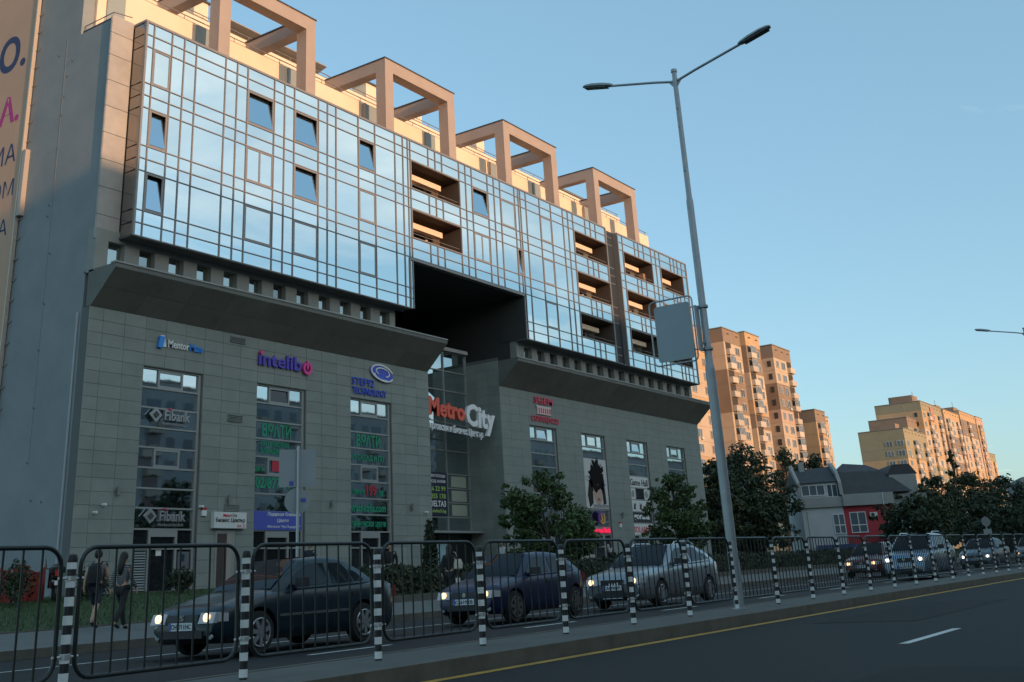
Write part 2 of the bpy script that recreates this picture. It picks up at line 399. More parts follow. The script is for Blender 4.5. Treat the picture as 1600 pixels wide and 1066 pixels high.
# stone strip at the left end beside the glass box
mb = MB(); fbox(mb, 26.72, 27.85, .03, .12, 15.4, 25.95); stp = part(mb, 'corner_strip', stone_back)
zs = [15.42, 16.5, 17.75, 19.0, 20.25, 21.5, 22.75, 24.0, 25.1, 25.98]
for a, b in zip(zs, zs[1:]):
    m_ = MB(); fbox(m_, 26.70, 27.84, RN.uniform(0, .004), .03, a + .012, b - .012); part(m_, 'stone_panel', M('strip_stone', (.36, .345, .325), .6, noise=(1.2, .12), rnd=.05), stp)
    m_ = MB(); m_.box(26.68, 26.699, D + .03, D + .10, a + .012, b - .012); part(m_, 'stone_panel', M('strip_stone', (.36, .345, .325)), stp)
# --- party wall on the left, stepping up behind the penthouse terrace
mb = MB(); mb.box(26.79, 27.4, D + .13, D + 2.46, 14.1, 25.85); mb.box(26.79, 27.4, D + .7, D + 2.46, BASE - .6, 14.1); mb.box(26.79, 27.4, D + 2.46, D + 4.9, BASE - .6, 29.3); mb.box(26.79, 27.4, D + 4.9, D + 30, BASE - .6, 33.5); mb.box(26.76, 27.39, D + .58, D + .699, BASE - .6, 14.0)
PW = part(mb, 'side_wall', party)
mb = MB(); mb.box(26.9, 27.45, D + .2, D + 2.46, 25.98, 26.05); part(mb, 'coping', darkcap, PW)
for z, d in [(25.2, 4.0), (23.9, 3.2), (22.9, 3.3), (22.0, 3.35), (17.7, 3.6), (17.2, 3.65), (15.4, 3.2), (13.2, 3.3), (11.2, 3.35), (8.8, 3.3), (6.6, 3.4), (5.0, 2.2), (5.1, 2.9), (24.6, 2.9), (20.4, 3.45)]:
    m_ = MB(); m_.tube([(26.81, D + d, z), (26.72, D + d - .03, z - .02), (26.69, D + d - .03, z + .05)], .014, 6); part(m_, 'wall_anchor', M('anchor_dark', (.06, .06, .06), .8), PW)
m_ = MB(); m_.tube([(26.785, D + 3.35, 6.6), (26.785, D + 3.45, 26)], .01, 5); part(m_, 'cable', railm, PW)
m_ = MB(); m_.tube([(26.75, D + .85, 1.2), (26.75, D + .85, 12.4)], .05, 8); part(m_, 'downpipe', M('pipe_grey', (.34, .38, .4), .5), PW)
# --- glass box
CW = None
mb = MB()
def holes(x0, x1, z0, z1): return None
NX0, NX1, NZ = 46.62, 58.3, 18.45
BALC = [(46.9, 51.62, 24.52, 22.86), (46.9, 51.62, 21.5, 19.86), (65.45, 70.15, 24.52, 22.86), (65.45, 70.15, 21.5, 19.86), (65.45, 70.15, 18.5, 16.88), (72.82, 77.56, 24.52, 22.86), (72.82, 77.56, 21.5, 19.86), (72.82, 77.56, 18.5, 16.88), (79.12, 83.18, 24.52, 22.86), (79.12, 83.18, 21.5, 19.86), (79.12, 83.18, 18.5, 16.88)]
# solid core behind the panes: split in slabs round the loggias
def core(x0, x1, d0, d1):
    bl = sorted({q for b in BALC for q in (b[0], b[1]) if x0 < q < x1} | {x0, x1} | {q for q in (NX0, NX1) if x0 < q < x1})
    for a, b in zip(bl, bl[1:]):
        mid = (a + b) / 2; zb = NZ if NX0 < mid < NX1 else 15.68
        cuts = sorted([(q[3], q[2]) for q in BALC if q[0] - .01 < mid < q[1] + .01])
        z = zb
        for lo, hi in cuts + [(25.78, None)]:
            if lo > z: fbox(mb, a, b, d0, d1, z, lo)
            z = hi
core(27.9, 70.2, G + .42, G + 1.9); core(72.0, 84.05, G + .42, G + 1.9)
fbox(mb, 70.2, 72.0, G + .6, G + 1.9, 15.68, 25.78)
CW = part(mb, 'curtain_wall', M('curtain_core', (.05, .05, .05), .8))
mb = MB(); fbox(mb, 27.86, NX0, G - .02, .05, 15.60, 15.675); fbox(mb, NX1, 84.1, G - .02, .05, 15.60, 15.675); part(mb, 'underside', M('box_underside', (.10, .10, .10), .7), CW)
mb = MB(); fbox(mb, 70.22, 71.98, G + .3, G + .6, 15.64, 25.9); part(mb, 'dark_pier', M('dark_pier', (.022, .028, .034), .6), CW)
# top coping, corner posts
mb = MB(); fbox(mb, 27.84, 70.22, G - .06, G + .35, 25.79, 25.9); fbox(mb, 71.98, 84.11, G - .06, G + .35, 25.79, 25.9); fbox(mb, 27.84, 28.0, G + .36, .05, 25.79, 25.9); part(mb, 'coping', alum, CW)
# panes
winlist = {}   # (col, rowtop) -> tilted open / frame window
def at(x): return min(range(len(MXL)), key=lambda i: abs(MXL[i] - x))
FR = {(28.35, 24.6): 'f', (28.35, 21.6): 't', (28.35, 18.62): 't', (34.1, 24.6): 't', (37.35, 24.6): 't', (34.1, 21.6): 's', (37.35, 21.6): 't', (34.1, 18.62): 'f', (37.35, 18.62): 'f', (42.3, 24.6): 't', (42.3, 21.6): 'f', (42.3, 18.62): 'f',
      (53.0, 24.6): 't', (56.16, 24.6): 'f', (53.0, 21.6): 's', (57.85, 21.6): 't', (60.95, 24.6): 'f', (60.95, 21.6): 'f', (60.95, 18.62): 'f'}
panes = []
for xs in (MXL, MXR):
    for a, b in zip(xs, xs[1:]):
        for zt_, zb_ in zip(ZR, ZR[1:]):
            mid, zm = (a + b) / 2, (zt_ + zb_) / 2
            if NX0 < mid < NX1 and zm < 18.7: continue
            if any(q[0] < mid < q[1] and q[3] - .3 < zm < q[2] + .3 and zt_ - zb_ > 1 for q in BALC): continue
            panes.append((a, b, zb_, zt_, FR.get((a, zt_))))
pm_cache = {}
def pane_mesh(wd, h, mat, nm='glass_pane'):
    k = (round(wd, 2), round(h, 2), mat.name)
    if k not in pm_cache: pm_cache[k] = MB().box(-wd / 2, wd / 2, -.012, .012, -h / 2, h / 2).mesh(nm, mat)
    return pm_cache[k]
panes.sort(key=lambda p: -(p[1] - p[0]) * (p[3] - p[2]) / ((p[0] ** 2 + D * D + (p[2] - 1) ** 2) * math.hypot(p[0], D)))
restp = MB(); cnt = 0
for a, b, z0, z1, kind in panes:
    wd, h = b - a - .05, z1 - z0 - .05; c = ((a + b) / 2, D + G, (z0 + z1) / 2)
    if kind:
        fr = MB(); t = .085
        fbox(fr, a + .03, b - .03, G - .035, G + .03, z1 - .03 - t, z1 - .03); fbox(fr, a + .03, b - .03, G - .035, G + .03, z0 + .03, z0 + .03 + t)
        fbox(fr, a + .03, a + .03 + t, G - .034, G + .03, z0 + .03 + t, z1 - .03 - t); fbox(fr, b - .03 - t, b - .03, G - .034, G + .03, z0 + .03 + t, z1 - .03 - t)
        if kind == 's': fbox(fr, (a + b) / 2 - .05, (a + b) / 2 + .05, G - .034, G + .03, z0 + .03 + t, z1 - .03 - t)
        part(fr, 'window_frame', alum, CW)
        if kind == 't':
            cv = MB(); fbox(cv, a + .05, b - .05, G + .37, G + .4, z0 + .05, z1 - .05); part(cv, 'window_opening', cavity, CW)
            hh_ = h - 2 * t - .02; m_ = MB(); m_.box(-(wd - 2 * t) / 2, (wd - 2 * t) / 2, -.02, .01, 0, hh_); 
            fo = link('tilted_window', m_.mesh('tilted_window', glass_t), CW, loc=(c[0], D + G - .03, z0 + .03 + t + .01)); fo.rotation_euler = (rad(-7.5), 0, 0)
            continue
        wd -= 2 * t; h -= 2 * t
    if cnt < 300 - 12:
        o = link('glass_pane', pane_mesh(wd, h, glass), CW, loc=c); o.rotation_euler = (RN.gauss(0, .0018), 0, RN.gauss(0, .0018)); cnt += 1
    else: restp.obox(c, (wd / 2, 0, RN.gauss(0, .0004)), (0, .012, 0), (0, RN.gauss(0, .002) * h / 2, h / 2))
stuff(part(restp, 'glass_panes', glass, CW))
# side return panes
zz = ZR
for a, b in zip(zz, zz[1:]):
    m_ = MB(); m_.box(27.885, 27.9, D + G + .05, D - .01, b + .03, a - .03); part(m_, 'glass_pane', M('return_glass', (.33, .30, .27), .05, metal=.8), CW)
# mullions: verticals broken at notch and loggias
def vspan(x):
    lo = NZ if NX0 - .1 < x < NX1 + .1 and abs(x - NX0) > .3 and abs(x - NX1) > .3 else 15.66
    segs = [(lo, 25.8)]
    for q in BALC:
        if q[0] + .05 < x < q[1] - .05:
            ns = []
            for s0, s1 in segs:
                if q[3] >= s1 or q[2] <= s0: ns.append((s0, s1)); continue
                if q[3] > s0: ns.append((s0, q[3]))
                if q[2] < s1: ns.append((q[2], s1))
            segs = ns
    return [s for s in segs if s[1] - s[0] > .1]
for x in sorted(set(MXL + MXR + [NX0, NX1])):
    m_ = MB()
    for s0, s1 in vspan(x): fbox(m_, x - .022, x + .022, G - .06, G + .02, s0, s1)
    part(m_, 'mullion', alum, CW)
for z in ZR:
    spans = [(27.9, 70.2), (72.05, 84.05)]
    def cut(sp, a, b): return [t for s0, s1 in sp for t in ((s0, min(s1, a)), (max(s0, b), s1)) if t[1] - t[0] > .02]
    if z < NZ: spans = cut(spans, NX0, NX1)
    for a, b in spans: m_ = MB(); fbox(m_, a, b, G - .05, G + .02, z - .022, z + .022); part(m_, 'transom', alum, CW)
for a, b, c in ((27.86, 27.96, .05), (84.02, 84.1, .6), (70.14, 70.24, .1), (71.97, 72.08, .3)): mb = MB(); fbox(mb, a, b, G - .08, G + c, 15.62, 25.79); part(mb, 'corner_post', alum, CW)
for i, z in enumerate([z for z in ZR if z < 25.5]):
    m_ = MB(); fbox(m_, 70.24, 71.0, G - .062, G - .02, z - .02, z + .02); part(m_, 'transom_stub', alum, CW)
# loggias
for i, (a, b, z1, z0) in enumerate(BALC):
    y0, y1 = D + G - .02, D + G + 1.7
    m_ = MB(); m_.box(a, b, y1 - .1, y1, z0, z1); m_.box(a - .0, a + .03, y0, y1 - .1, z0, z1); m_.box(b - .03, b, y0, y1 - .1, z0, z1); m_.box(a + .03, b - .03, y0, y1 - .1, z1 - .03, z1); m_.box(a + .03, b - .03, y0, y1 - .1, z0, z0 + .03)
    L = part(m_, 'loggia', brown)
    m_ = MB(); fr_ = .06; m_.box(a - .04, b + .04, y0 - .05, y0 + .02, z1, z1 + .06); m_.box(a - .04, b + .04, y0 - .05, y0 + .02, z0 - .06, z0); m_.box(a - .05, a, y0 - .05, y0 + .02, z0, z1); m_.box(b, b + .05, y0 - .05, y0 + .02, z0, z1); part(m_, 'loggia_frame', alum, L)
    wd = b - a
    m_ = MB(); m_.box(a + .04, a + wd * .82, y1 - .95, y1 - .55, z1 - .70, z1 - .36); part(m_, 'blind_box', M('awning_cassette', (.78, .60, .44), .6), L)
    m_ = MB(); m_.box(a + .35, a + .35 + wd * .27, y1 - .2, y1 - .11, z0 + .03, z1 - .62); part(m_, 'door_panel', M('loggia_door', (.72, .60, .45), .6), L)
    m_ = MB(); m_.box(a + .35 + wd * .28, a + wd * .66, y1 - .16, y1 - .11, z0 + .1, z1 - .6); part(m_, 'door_glass', glass_dk, L)
    m_ = MB(); m_.box(a + wd * .66, a + wd * .7, y1 - .24, y1 - .1, z0 + .03, z1 - .6); part(m_, 'door_post', M('loggia_door', (.72, .60, .45)), L)
    m_ = MB(); m_.tube([(a + .04, y0 + .1, z0 + .28), (b - .04, y0 + .1, z0 + .28)], .02, 6); part(m_, 'handrail', railm, L)
    if i == 5:
        m_ = MB(); m_.box(b - 1.1, b - .75, y0 + .3, y0 + .7, z0 + .03, z0 + .75); part(m_, 'crate', M('brown_wood', (.3, .16, .08), .7), L)
# passage through the building behind the notch
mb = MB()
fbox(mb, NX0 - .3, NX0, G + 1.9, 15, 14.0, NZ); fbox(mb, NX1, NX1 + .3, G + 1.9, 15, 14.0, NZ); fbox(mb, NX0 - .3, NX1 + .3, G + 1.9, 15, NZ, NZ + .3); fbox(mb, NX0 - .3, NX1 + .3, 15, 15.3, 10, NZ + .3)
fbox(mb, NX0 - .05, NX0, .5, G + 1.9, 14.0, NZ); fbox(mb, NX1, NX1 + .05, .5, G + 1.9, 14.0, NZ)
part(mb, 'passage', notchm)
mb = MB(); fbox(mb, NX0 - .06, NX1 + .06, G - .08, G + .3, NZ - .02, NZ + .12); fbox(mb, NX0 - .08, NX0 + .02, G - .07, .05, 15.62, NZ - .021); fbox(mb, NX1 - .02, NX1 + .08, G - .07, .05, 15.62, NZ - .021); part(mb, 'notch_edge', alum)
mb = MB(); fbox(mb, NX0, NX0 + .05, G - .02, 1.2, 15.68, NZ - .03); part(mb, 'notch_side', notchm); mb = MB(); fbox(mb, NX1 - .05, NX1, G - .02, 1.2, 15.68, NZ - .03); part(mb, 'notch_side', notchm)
mb = MB(); fbox(mb, 46.8, 49.0, .2, 15, 13.95, 14.05); fbox(mb, 56.2, 58.4, .4, 15, 13.95, 14.05); part(mb, 'terrace_deck', medm)
mb = MB(); fbox(mb, 46.2, 46.9, 0, .5, 14.0, 15.65); part(mb, 'end_pier', coping)
# --- recessed entrance glazing
EG = MB(); fbox(EG, 49.0, 56.15, 2.62, 3.0, BASE - .3, 14.8); EG = part(EG, 'entrance_wall', cavity)
ez = [14.75, 13.55, 12.35, 11.2, 10.0, 8.75, 7.4, 6.58, 5.76, 4.93, 4.05]
ex = [49.0, 51.4, 53.8, 56.12]
for a, b in zip(ex, ex[1:]):
    for z1, z0 in zip(ez, ez[1:]):
        o = link('glass_pane', pane_mesh(b - a - .07, z1 - z0 - .07, glass_l), EG, loc=((a + b) / 2, D + 2.58, (z0 + z1) / 2)); o.rotation_euler = (RN.gauss(0, .003), 0, RN.gauss(0, .003))
    o = link('entrance_door', pane_mesh(b - a - .1, 2.5, glass_dk, 'entrance_door'), EG, loc=((a + b) / 2, D + 2.56, 2.75))
for x in ex: m_ = MB(); fbox(m_, x - .03, x + .03, 2.48, 2.6, BASE, 14.75); part(m_, 'mullion', alum_d, EG)
for z in ez: m_ = MB(); fbox(m_, 49, 56.14, 2.5, 2.6, z - .03, z + .03); part(m_, 'transom', alum_d, EG)
m_ = MB(); fbox(m_, 48.9, 56.14, 2.3, 2.9, 14.78, 15.0); part(m_, 'coping', coping, EG)
m_ = MB(); fbox(m_, 50.5, 56.1, 1.6, 2.5, 4.0, 4.12); part(m_, 'door_canopy', alum_d, EG)
for z in (6.99, 6.17, 5.35):
    m_ = MB(); fbox(m_, 54.25, 55.75, 2.545, 2.56, z - .32, z + .3); part(m_, 'blind', M('pale_green_blind', (.30, .34, .27), .8), EG)
m_ = MB(); fbox(m_, 52.6, 53.6, 2.50, 2.53, 1.9, 3.6); part(m_, 'door_poster', M('pale_blue_print', (.35, .55, .62), .5), EG)
# --- window bays
def bay(x0, idx):
    W_ = MB(); fbox(W_, x0, x0 + BW, .3, .6, BASE - .2, BZ[0]); B = part(W_, 'window_bay', cavity)
    x1 = x0 + BW; ic = (x0 + .88, x0 + 2.22)
    m_ = MB(); fbox(m_, x0, x0 + .06, .10, .3, BASE, BZ[0]); fbox(m_, x1 - .14, x1, .10, .3, BASE, BZ[0]); fbox(m_, x0 + .06, x1 - .14, .10, .3, BZ[0] - .06, BZ[0]); part(m_, 'bay_frame', alum_d, B)
    X0, X1 = x0 + .06, x1 - .14
    for k, (z1, z0) in enumerate(zip(BZ, BZ[1:])):
        m_ = MB(); fbox(m_, X0, X1, .11, .27, z0 - .035, z0 + .035); part(m_, 'transom', alum_d, B)
        if k in (0, 4):
            cells = [(X0, ic[0]), (ic[0], ic[1]), (ic[1], X1)]
        else: cells = [(X0, X1)]
        for j, (a, b) in enumerate(cells):
            h = z1 - z0 - .07; y = D + .2; wd = b - a - .02
            if len(cells) == 3 and j == 1:
                t = .09; m_ = MB(); zA, zB = z0 + .04, z1 - (.07 if k == 0 else .04)
                fbox(m_, a, b, .12, .22, zA, zA + t); fbox(m_, a, b, .12, .22, zB - t, zB); fbox(m_, a, a + t, .12, .22, zA + t, zB - t); fbox(m_, b - t, b, .12, .22, zA + t, zB - t); part(m_, 'window_frame', alum_d, B)
                h -= 2 * t + .03; wd -= 2 * t; y = D + .18
                opn = (idx == 1 and k == 0) or (idx in (3, 5) and k == 0)
                o = link('glass_pane', pane_mesh(wd, h, glass_dk if idx == 1 and k == 0 else glass_l), B, loc=((a + b) / 2, y, (z0 + z1) / 2)); o.rotation_euler = (-.10 if opn else RN.gauss(0, .004), 0, RN.gauss(0, .004))
            else:
                o = link('glass_pane', pane_mesh(wd, h, glass_l), B, loc=((a + b) / 2, y, (z0 + z1) / 2)); o.rotation_euler = (RN.gauss(0, .003), 0, RN.gauss(0, .003))
    # ground floor: door with side lights
    zt_, zb_ = BZ[-2], BASE + slope(x0)
    zt_ = BZ[-2]
    da, db = ic[0] + .05, ic[1] - .05
    m_ = MB(); fbox(m_, da - .12, da, .1, .26, zb_, zt_ - .04); fbox(m_, db, db + .12, .1, .26, zb_, zt_ - .04); fbox(m_, da, db, .1, .26, zt_ - .3, zt_ - .04); fbox(m_, X0, da - .12, .1, .26, 3.09, 3.16); fbox(m_, db + .12, X1, .1, .26, 3.09, 3.16); fbox(m_, db + .12, X1, .1, .26, 2.2, 2.28); part(m_, 'door_frame', alum_d, B)
    m_ = MB(); fbox(m_, da, db, .18, .22, zb_ + .02, zt_ - .3); dr = part(m_, 'door', glass_dk, B)
    
    for q0, q1, w0_, w1_ in ((X0, da - .12, 3.16, zt_ - .04), (db + .12, X1, 3.16, zt_ - .04), (db + .12, X1, zb_, 2.2), (db + .12, X1, 2.28, 3.09)): m_ = MB(); fbox(m_, q0, q1, .18, .21, w0_, w1_); part(m_, 'side_light', glass_dk, B)
    if idx == 0:
        m_ = MB()
        for q in range(17): z = zb_ + .1 + q * .1; m_.obox((X0 + .38, D + .16, z), (.36, 0, 0), (0, .03, .03), (0, .004, -.004))
        part(m_, 'louvre', louvre, B)
        m_ = MB(); fbox(m_, db + .2, X1 - .1, .1, .18, 2.32, 3.0); part(m_, 'cash_machine', M('atm_grey', (.12, .13, .14), .4), B)
        m_ = MB(); fbox(m_, db + .35, X1 - .35, .09, .1, 2.62, 2.9); part(m_, 'cash_machine_screen', M('atm_screen', (.03, .05, .08), .2), B)
        m_ = MB(); fbox(m_, da + .35, da + .62, .165, .178, 2.85, 3.2); part(m_, 'door_notice', wht, B)
    else:
        m_ = MB(); fbox(m_, X0, da - .12, .18, .21, zb_, 3.09); part(m_, 'side_light', glass_dk, B)
    return B
for i, x in enumerate(BAYS_L + BAYS_R): bay(x, i)
# door 2 and vents, lamps, alarms, cameras
m_ = MB(); fbox(m_, 33.78, 34.9, -.03, .02, BASE, 3.86); DF = part(m_, 'side_door_frame', alum_d); m_ = MB(); fbox(m_, 33.9, 34.42, -.045, -.031, BASE + .3, 3.72); part(m_, 'door', M('brown_door', (.05, .035, .03), .5), DF); m_ = MB(); fbox(m_, 34.43, 34.68, -.045, -.031, BASE + .3, 3.72); part(m_, 'door_jamb', M('door_cream', (.35, .30, .25), .6), DF)
def vent(x0, x1, z0, z1):
    m_ = MB(); fbox(m_, x0, x1, -.02, -.004, z0, z1); v = part(m_, 'vent', M('vent_dark', (.07, .075, .07), .7)); m_ = MB(); n = 5
    for q in range(n): z = z0 + (q + .5) * (z1 - z0) / n; m_.obox(((x0 + x1) / 2, D - .04, z), ((x1 - x0) / 2 - .03, 0, 0), (0, .02, .02), (0, .004, -.004))
    fbox(m_, x0, x0 + .03, -.06, -.021, z0, z1); fbox(m_, x1 - .03, x1, -.06, -.021, z0, z1); fbox(m_, x0, x1, -.06, -.021, z1 - .025, z1); fbox(m_, x0, x1, -.06, -.021, z0, z0 + .025)
    part(m_, 'vent_slats', stone, v)
for v in [(34.27, 35.13, 8.53, 8.84), (34.29, 35.17, 12.12, 12.4), (34.24, 35.1, 4.66, 4.95), (50.5, 50.6, 1, 1.1)][:3]: vent(*v)
for x, z in [(28.6, 5.3), (34.42, 5.15), (41.0, 5.15), (47.2, 5.15), (57.4, 5.2), (63.9, 5.2), (70.4, 5.2), (76.8, 5.2)]:
    m_ = MB(); m_.lathe([(.06, -.17), (.075, -.16), (.075, .16), (.06, .17)], (x, D - .13, z), 10); fbox(m_, x - .03, x + .03, -.07, 0, z - .03, z + .03); part(m_, 'wall_lamp', M('lamp_grey', (.2, .21, .2), .5, metal=.4))
for x, z in [(33.08, 4.6), (70.0, 4.55)]:
    m_ = MB(); fbox(m_, x - .12, x + .12, -.1, -.001, z - .17, z + .06); a_ = part(m_, 'alarm_box', wht); m_ = MB(); fbox(m_, x - .12, x + .12, -.1, -.001, z + .061, z + .17); part(m_, 'alarm_lamp', M('alarm_red', (.4, .03, .03), .4), a_)
for x, z in [(28.0, 4.75), (27.6, 4.45), (48.4, 4.9), (32.9, 4.8)]:
    m_ = MB(); m_.lathe([(.03, -.22), (.055, -.2), (.055, -.02), (.06, 0)], (x, D, z), 10, ax='y'); part(m_, 'security_camera', wht, smooth=40)
# --- penthouse tiers, rails, frames
mb = MB(); fbox(mb, 27.42, 84.0, 2.3, 4.85, 25.6, 29.0); fbox(mb, 27.42, 84.3, G + 1.95, 2.3, 25.2, 25.7); T1 = part(mb, 'penthouse', cream)
mb = MB(); fbox(mb, 27.42, 84.0, 4.9, 15, 25.6, 31.3); T2 = part(mb, 'upper_penthouse', cream)
mb = MB(); fbox(mb, 27.42, 84.5, G + 1.95, 15, BASE, 25.55); fbox(mb, 49.1, 56, 15.4, 16, BASE, 16); 
mb = MB(); fbox(mb, 27.42, NX0 - .35, .75, 15, BASE, 25.15); fbox(mb, NX1 + .35, 84.3, .75, 15, BASE, 25.15); fbox(mb, NX0 - .35, NX1 + .35, 1.2, 15, NZ + .35, 25.15); part(mb, 'core', stone_back)
for x in (28.4, 33.8, 40.4, 47.0, 52.9, 60.0, 65.8, 73.2):
    m_ = MB(); fbox(m_, x - .5, x + .5, 2.2, 2.295, 25.7, 28.95); part(m_, 'louvre_panel', louvre, T1)
for x in (46.3, 59.6, 72.6):
    m_ = MB(); fbox(m_, x - .05, x + .05, 2.05, 2.29, 25.7, 28.9); part(m_, 'downpipe', conc, T1)
for x in (50.5, 55.4, 36.0, 63.0):
    m_ = MB(); fbox(m_, x - .5, x + .5, 5.2, 6.4, 31.3, 32.6); c_ = part(m_, 'chimney', cream, T2); m_ = MB(); fbox(m_, x - .6, x + .6, 5.1, 6.5, 32.6, 32.72); part(m_, 'chimney_cap', darkcap, c_)
def rail(x0, x1, y, z, par):
    m_ = MB(); m_.tube([(x0, y, z + .32), (x1, y, z + .32)], .03, 6); m_.tube([(x0, y, z + .1), (x1, y, z + .1)], .015, 5)
    x = x0
    while x <= x1: m_.tube([(x, y, z), (x, y, z + .32)], .02, 5); x += 1.7
    part(m_, 'railing', railm, par)
rail(27.5, 83.9, D + 2.4, 29.0, T1); rail(27.5, 83.9, D + 5.0, 31.3, T2)
m_ = MB(); m_.tube([(26.95, D + .3, 26.3), (26.95, D + 2.4, 26.3)], .025, 6); m_.tube([(26.95, D + .3, 26.3), (27.8, D + .1, 26.3)], .025, 6)
for d in (.3, 1.0, 1.7, 2.35): m_.tube([(26.95, D + d, 25.95), (26.95, D + d, 26.3)], .018, 5)
part(m_, 'railing', railm, T1)
m_ = MB(); m_.obox((41.5, D + 5.6, 31.75), (4.2, 0, 0), (0, .9, -.25), (0, .01, .04)); part(m_, 'sheet_roof', M('grey_sheet', (.28, .27, .26), .6), T2)
m_ = MB(); m_.obox((78.5, D + 6.5, 31.75), (3.2, 0, 0), (0, .9, -.25), (0, .01, .04)); part(m_, 'sheet_roof', M('grey_sheet', (.28, .27, .26)), T2)
for x in (37.9, 47.9, 60.9, 63.0):
    m_ = MB(); m_.tube([(x, D + 1.0, 25.7), (x, D + 1.0, 26.5), (x - .8, D + .9, 26.6)], .03, 6); part(m_, 'vent_pipe', railm, T1)
for x in (32.85, 45.74, 58.3, 70.7):
    m_ = MB(); wd = 6.92; cw, cd = .74, .72; zt_, zb_ = 31.08, 30.3
    fbox(m_, x, x + cw, 0, cd, 25.6, zt_); fbox(m_, x + wd - cw, x + wd, 0, cd, 25.6, zt_)
    fbox(m_, x + cw, x + wd - cw, 0.0, cd, zb_, zt_)
    fbox(m_, x, x + cw * .9, cd, 4.9, zb_ + .02, zt_ - .002); fbox(m_, x + wd - cw * .9, x + wd, cd, 4.9, zb_ + .02, zt_ - .002)
    F_ = part(m_, 'roof_frame', conc)
    m_ = MB(); fbox(m_, x - .05, x + wd + .05, -.05, cd + .03, zt_ + .001, zt_ + .07); fbox(m_, x - .05, x + cw, cd + .03, 4.9, zt_ + .001, zt_ + .07); fbox(m_, x + wd - cw, x + wd + .05, cd + .03, 4.9, zt_ + .001, zt_ + .07); part(m_, 'flashing', darkcap, F_)
# ------------------------------------------------------------------ apartment blocks
PAN = [M('panel_cream', (.48, .375, .275), .9, noise=(.25, .10)), M('panel_brown', (.25, .18, .13), .9, noise=(.25, .12)), M('panel_ochre', (.48, .32, .18), .9, noise=(.25, .10)), M('panel_pink', (.48, .335, .255), .9, noise=(.25, .10)), M('panel_olive', (.30, .26, .17), .9, noise=(.25, .10))]
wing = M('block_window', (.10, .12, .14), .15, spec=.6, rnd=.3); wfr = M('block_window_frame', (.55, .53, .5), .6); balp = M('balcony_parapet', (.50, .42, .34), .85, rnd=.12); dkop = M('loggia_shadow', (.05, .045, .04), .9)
acm = M('air_conditioner', (.55, .54, .5), .6)
SH = 2.65
WM = {}
def win_obj(par, x, y, z, w_, h, face='f', dark=False, fr=True):
    k = (w_, h, face, dark)
    if k not in WM:
        a = MB(); b = MB()
        if face == 'f':
            a.box(-w_ / 2, w_ / 2, -.06, 0, -h / 2, h / 2)
            for q in (-w_ / 2, -.04, w_ / 2 - .08): b.box(q, q + .08, -.1, -.061, -h / 2, h / 2)
            b.box(-w_ / 2, w_ / 2, -.1, -.061, h / 2 - .08, h / 2); b.box(-w_ / 2 - .05, w_ / 2 + .05, -.16, -.061, -h / 2 - .06, -h / 2)
        else:
            a.box(-.06, 0, -w_ / 2, w_ / 2, -h / 2, h / 2)
            for q in (-w_ / 2, -.04, w_ / 2 - .08): b.box(-.1, -.061, q, q + .08, -h / 2, h / 2)
            b.box(-.1, -.061, -w_ / 2, w_ / 2, h / 2 - .08, h / 2)
        WM[k] = (a.mesh('window', dkop if dark else wing), b.mesh('window_frame', wfr))
    o = link('window', WM[k][0], par, loc=(x, y, z))
    if fr and not dark: f_ = bpy.data.objects.new('window_frame', WM[k][1]); COL.objects.link(f_); f_.parent = o
    return o
BM = {}
def balcony(par, x, y, z, w_, glazed):
    k = (w_, glazed)
    if k not in BM:
        p = MB(); p.box(-w_ / 2, w_ / 2, -.75, -.65, -1.1, -.1); p.box(-w_ / 2, -w_ / 2 + .08, -.65, 0, -1.1, -.1); p.box(w_ / 2 - .08, w_ / 2, -.65, 0, -1.1, -.1); p.box(-w_ / 2, w_ / 2, -.65, 0, -1.2, -1.1)
        g_ = MB(); 
        if glazed:
            g_.box(-w_ / 2 + .02, w_ / 2 - .02, -.7, -.66, -.1, 1.25)
        else: g_.box(-w_ / 2 + .05, w_ / 2 - .05, -.04, 0, -1.1, 1.25)  # open balconies get a flat dark sheet as recess shade
        BM[k] = (p.mesh('balcony', balp), g_.mesh('balcony_glass_or_shade', wing if glazed else dkop))
    o = link('balcony', BM[k][0], par, loc=(x, y, z)); f_ = bpy.data.objects.new('balcony_glass_or_shade', BM[k][1]); COL.objects.link(f_); f_.parent = o
    if glazed:
        if ('g', w_) not in BM:
            q_ = MB(); n = 4
            for i in range(n + 1): t = -w_ / 2 + i * w_ / n; q_.box(t - .035, t + .035, -.75, -.701, -.1, 1.25)
            q_.box(-w_ / 2, w_ / 2, -.75, -.701, 1.2, 1.28)
            BM[('g', w_)] = q_.mesh('glazing_bars', wfr)
        f2 = bpy.data.objects.new('glazing_bars', BM[('g', w_)]); COL.objects.link(f2); f2.parent = o
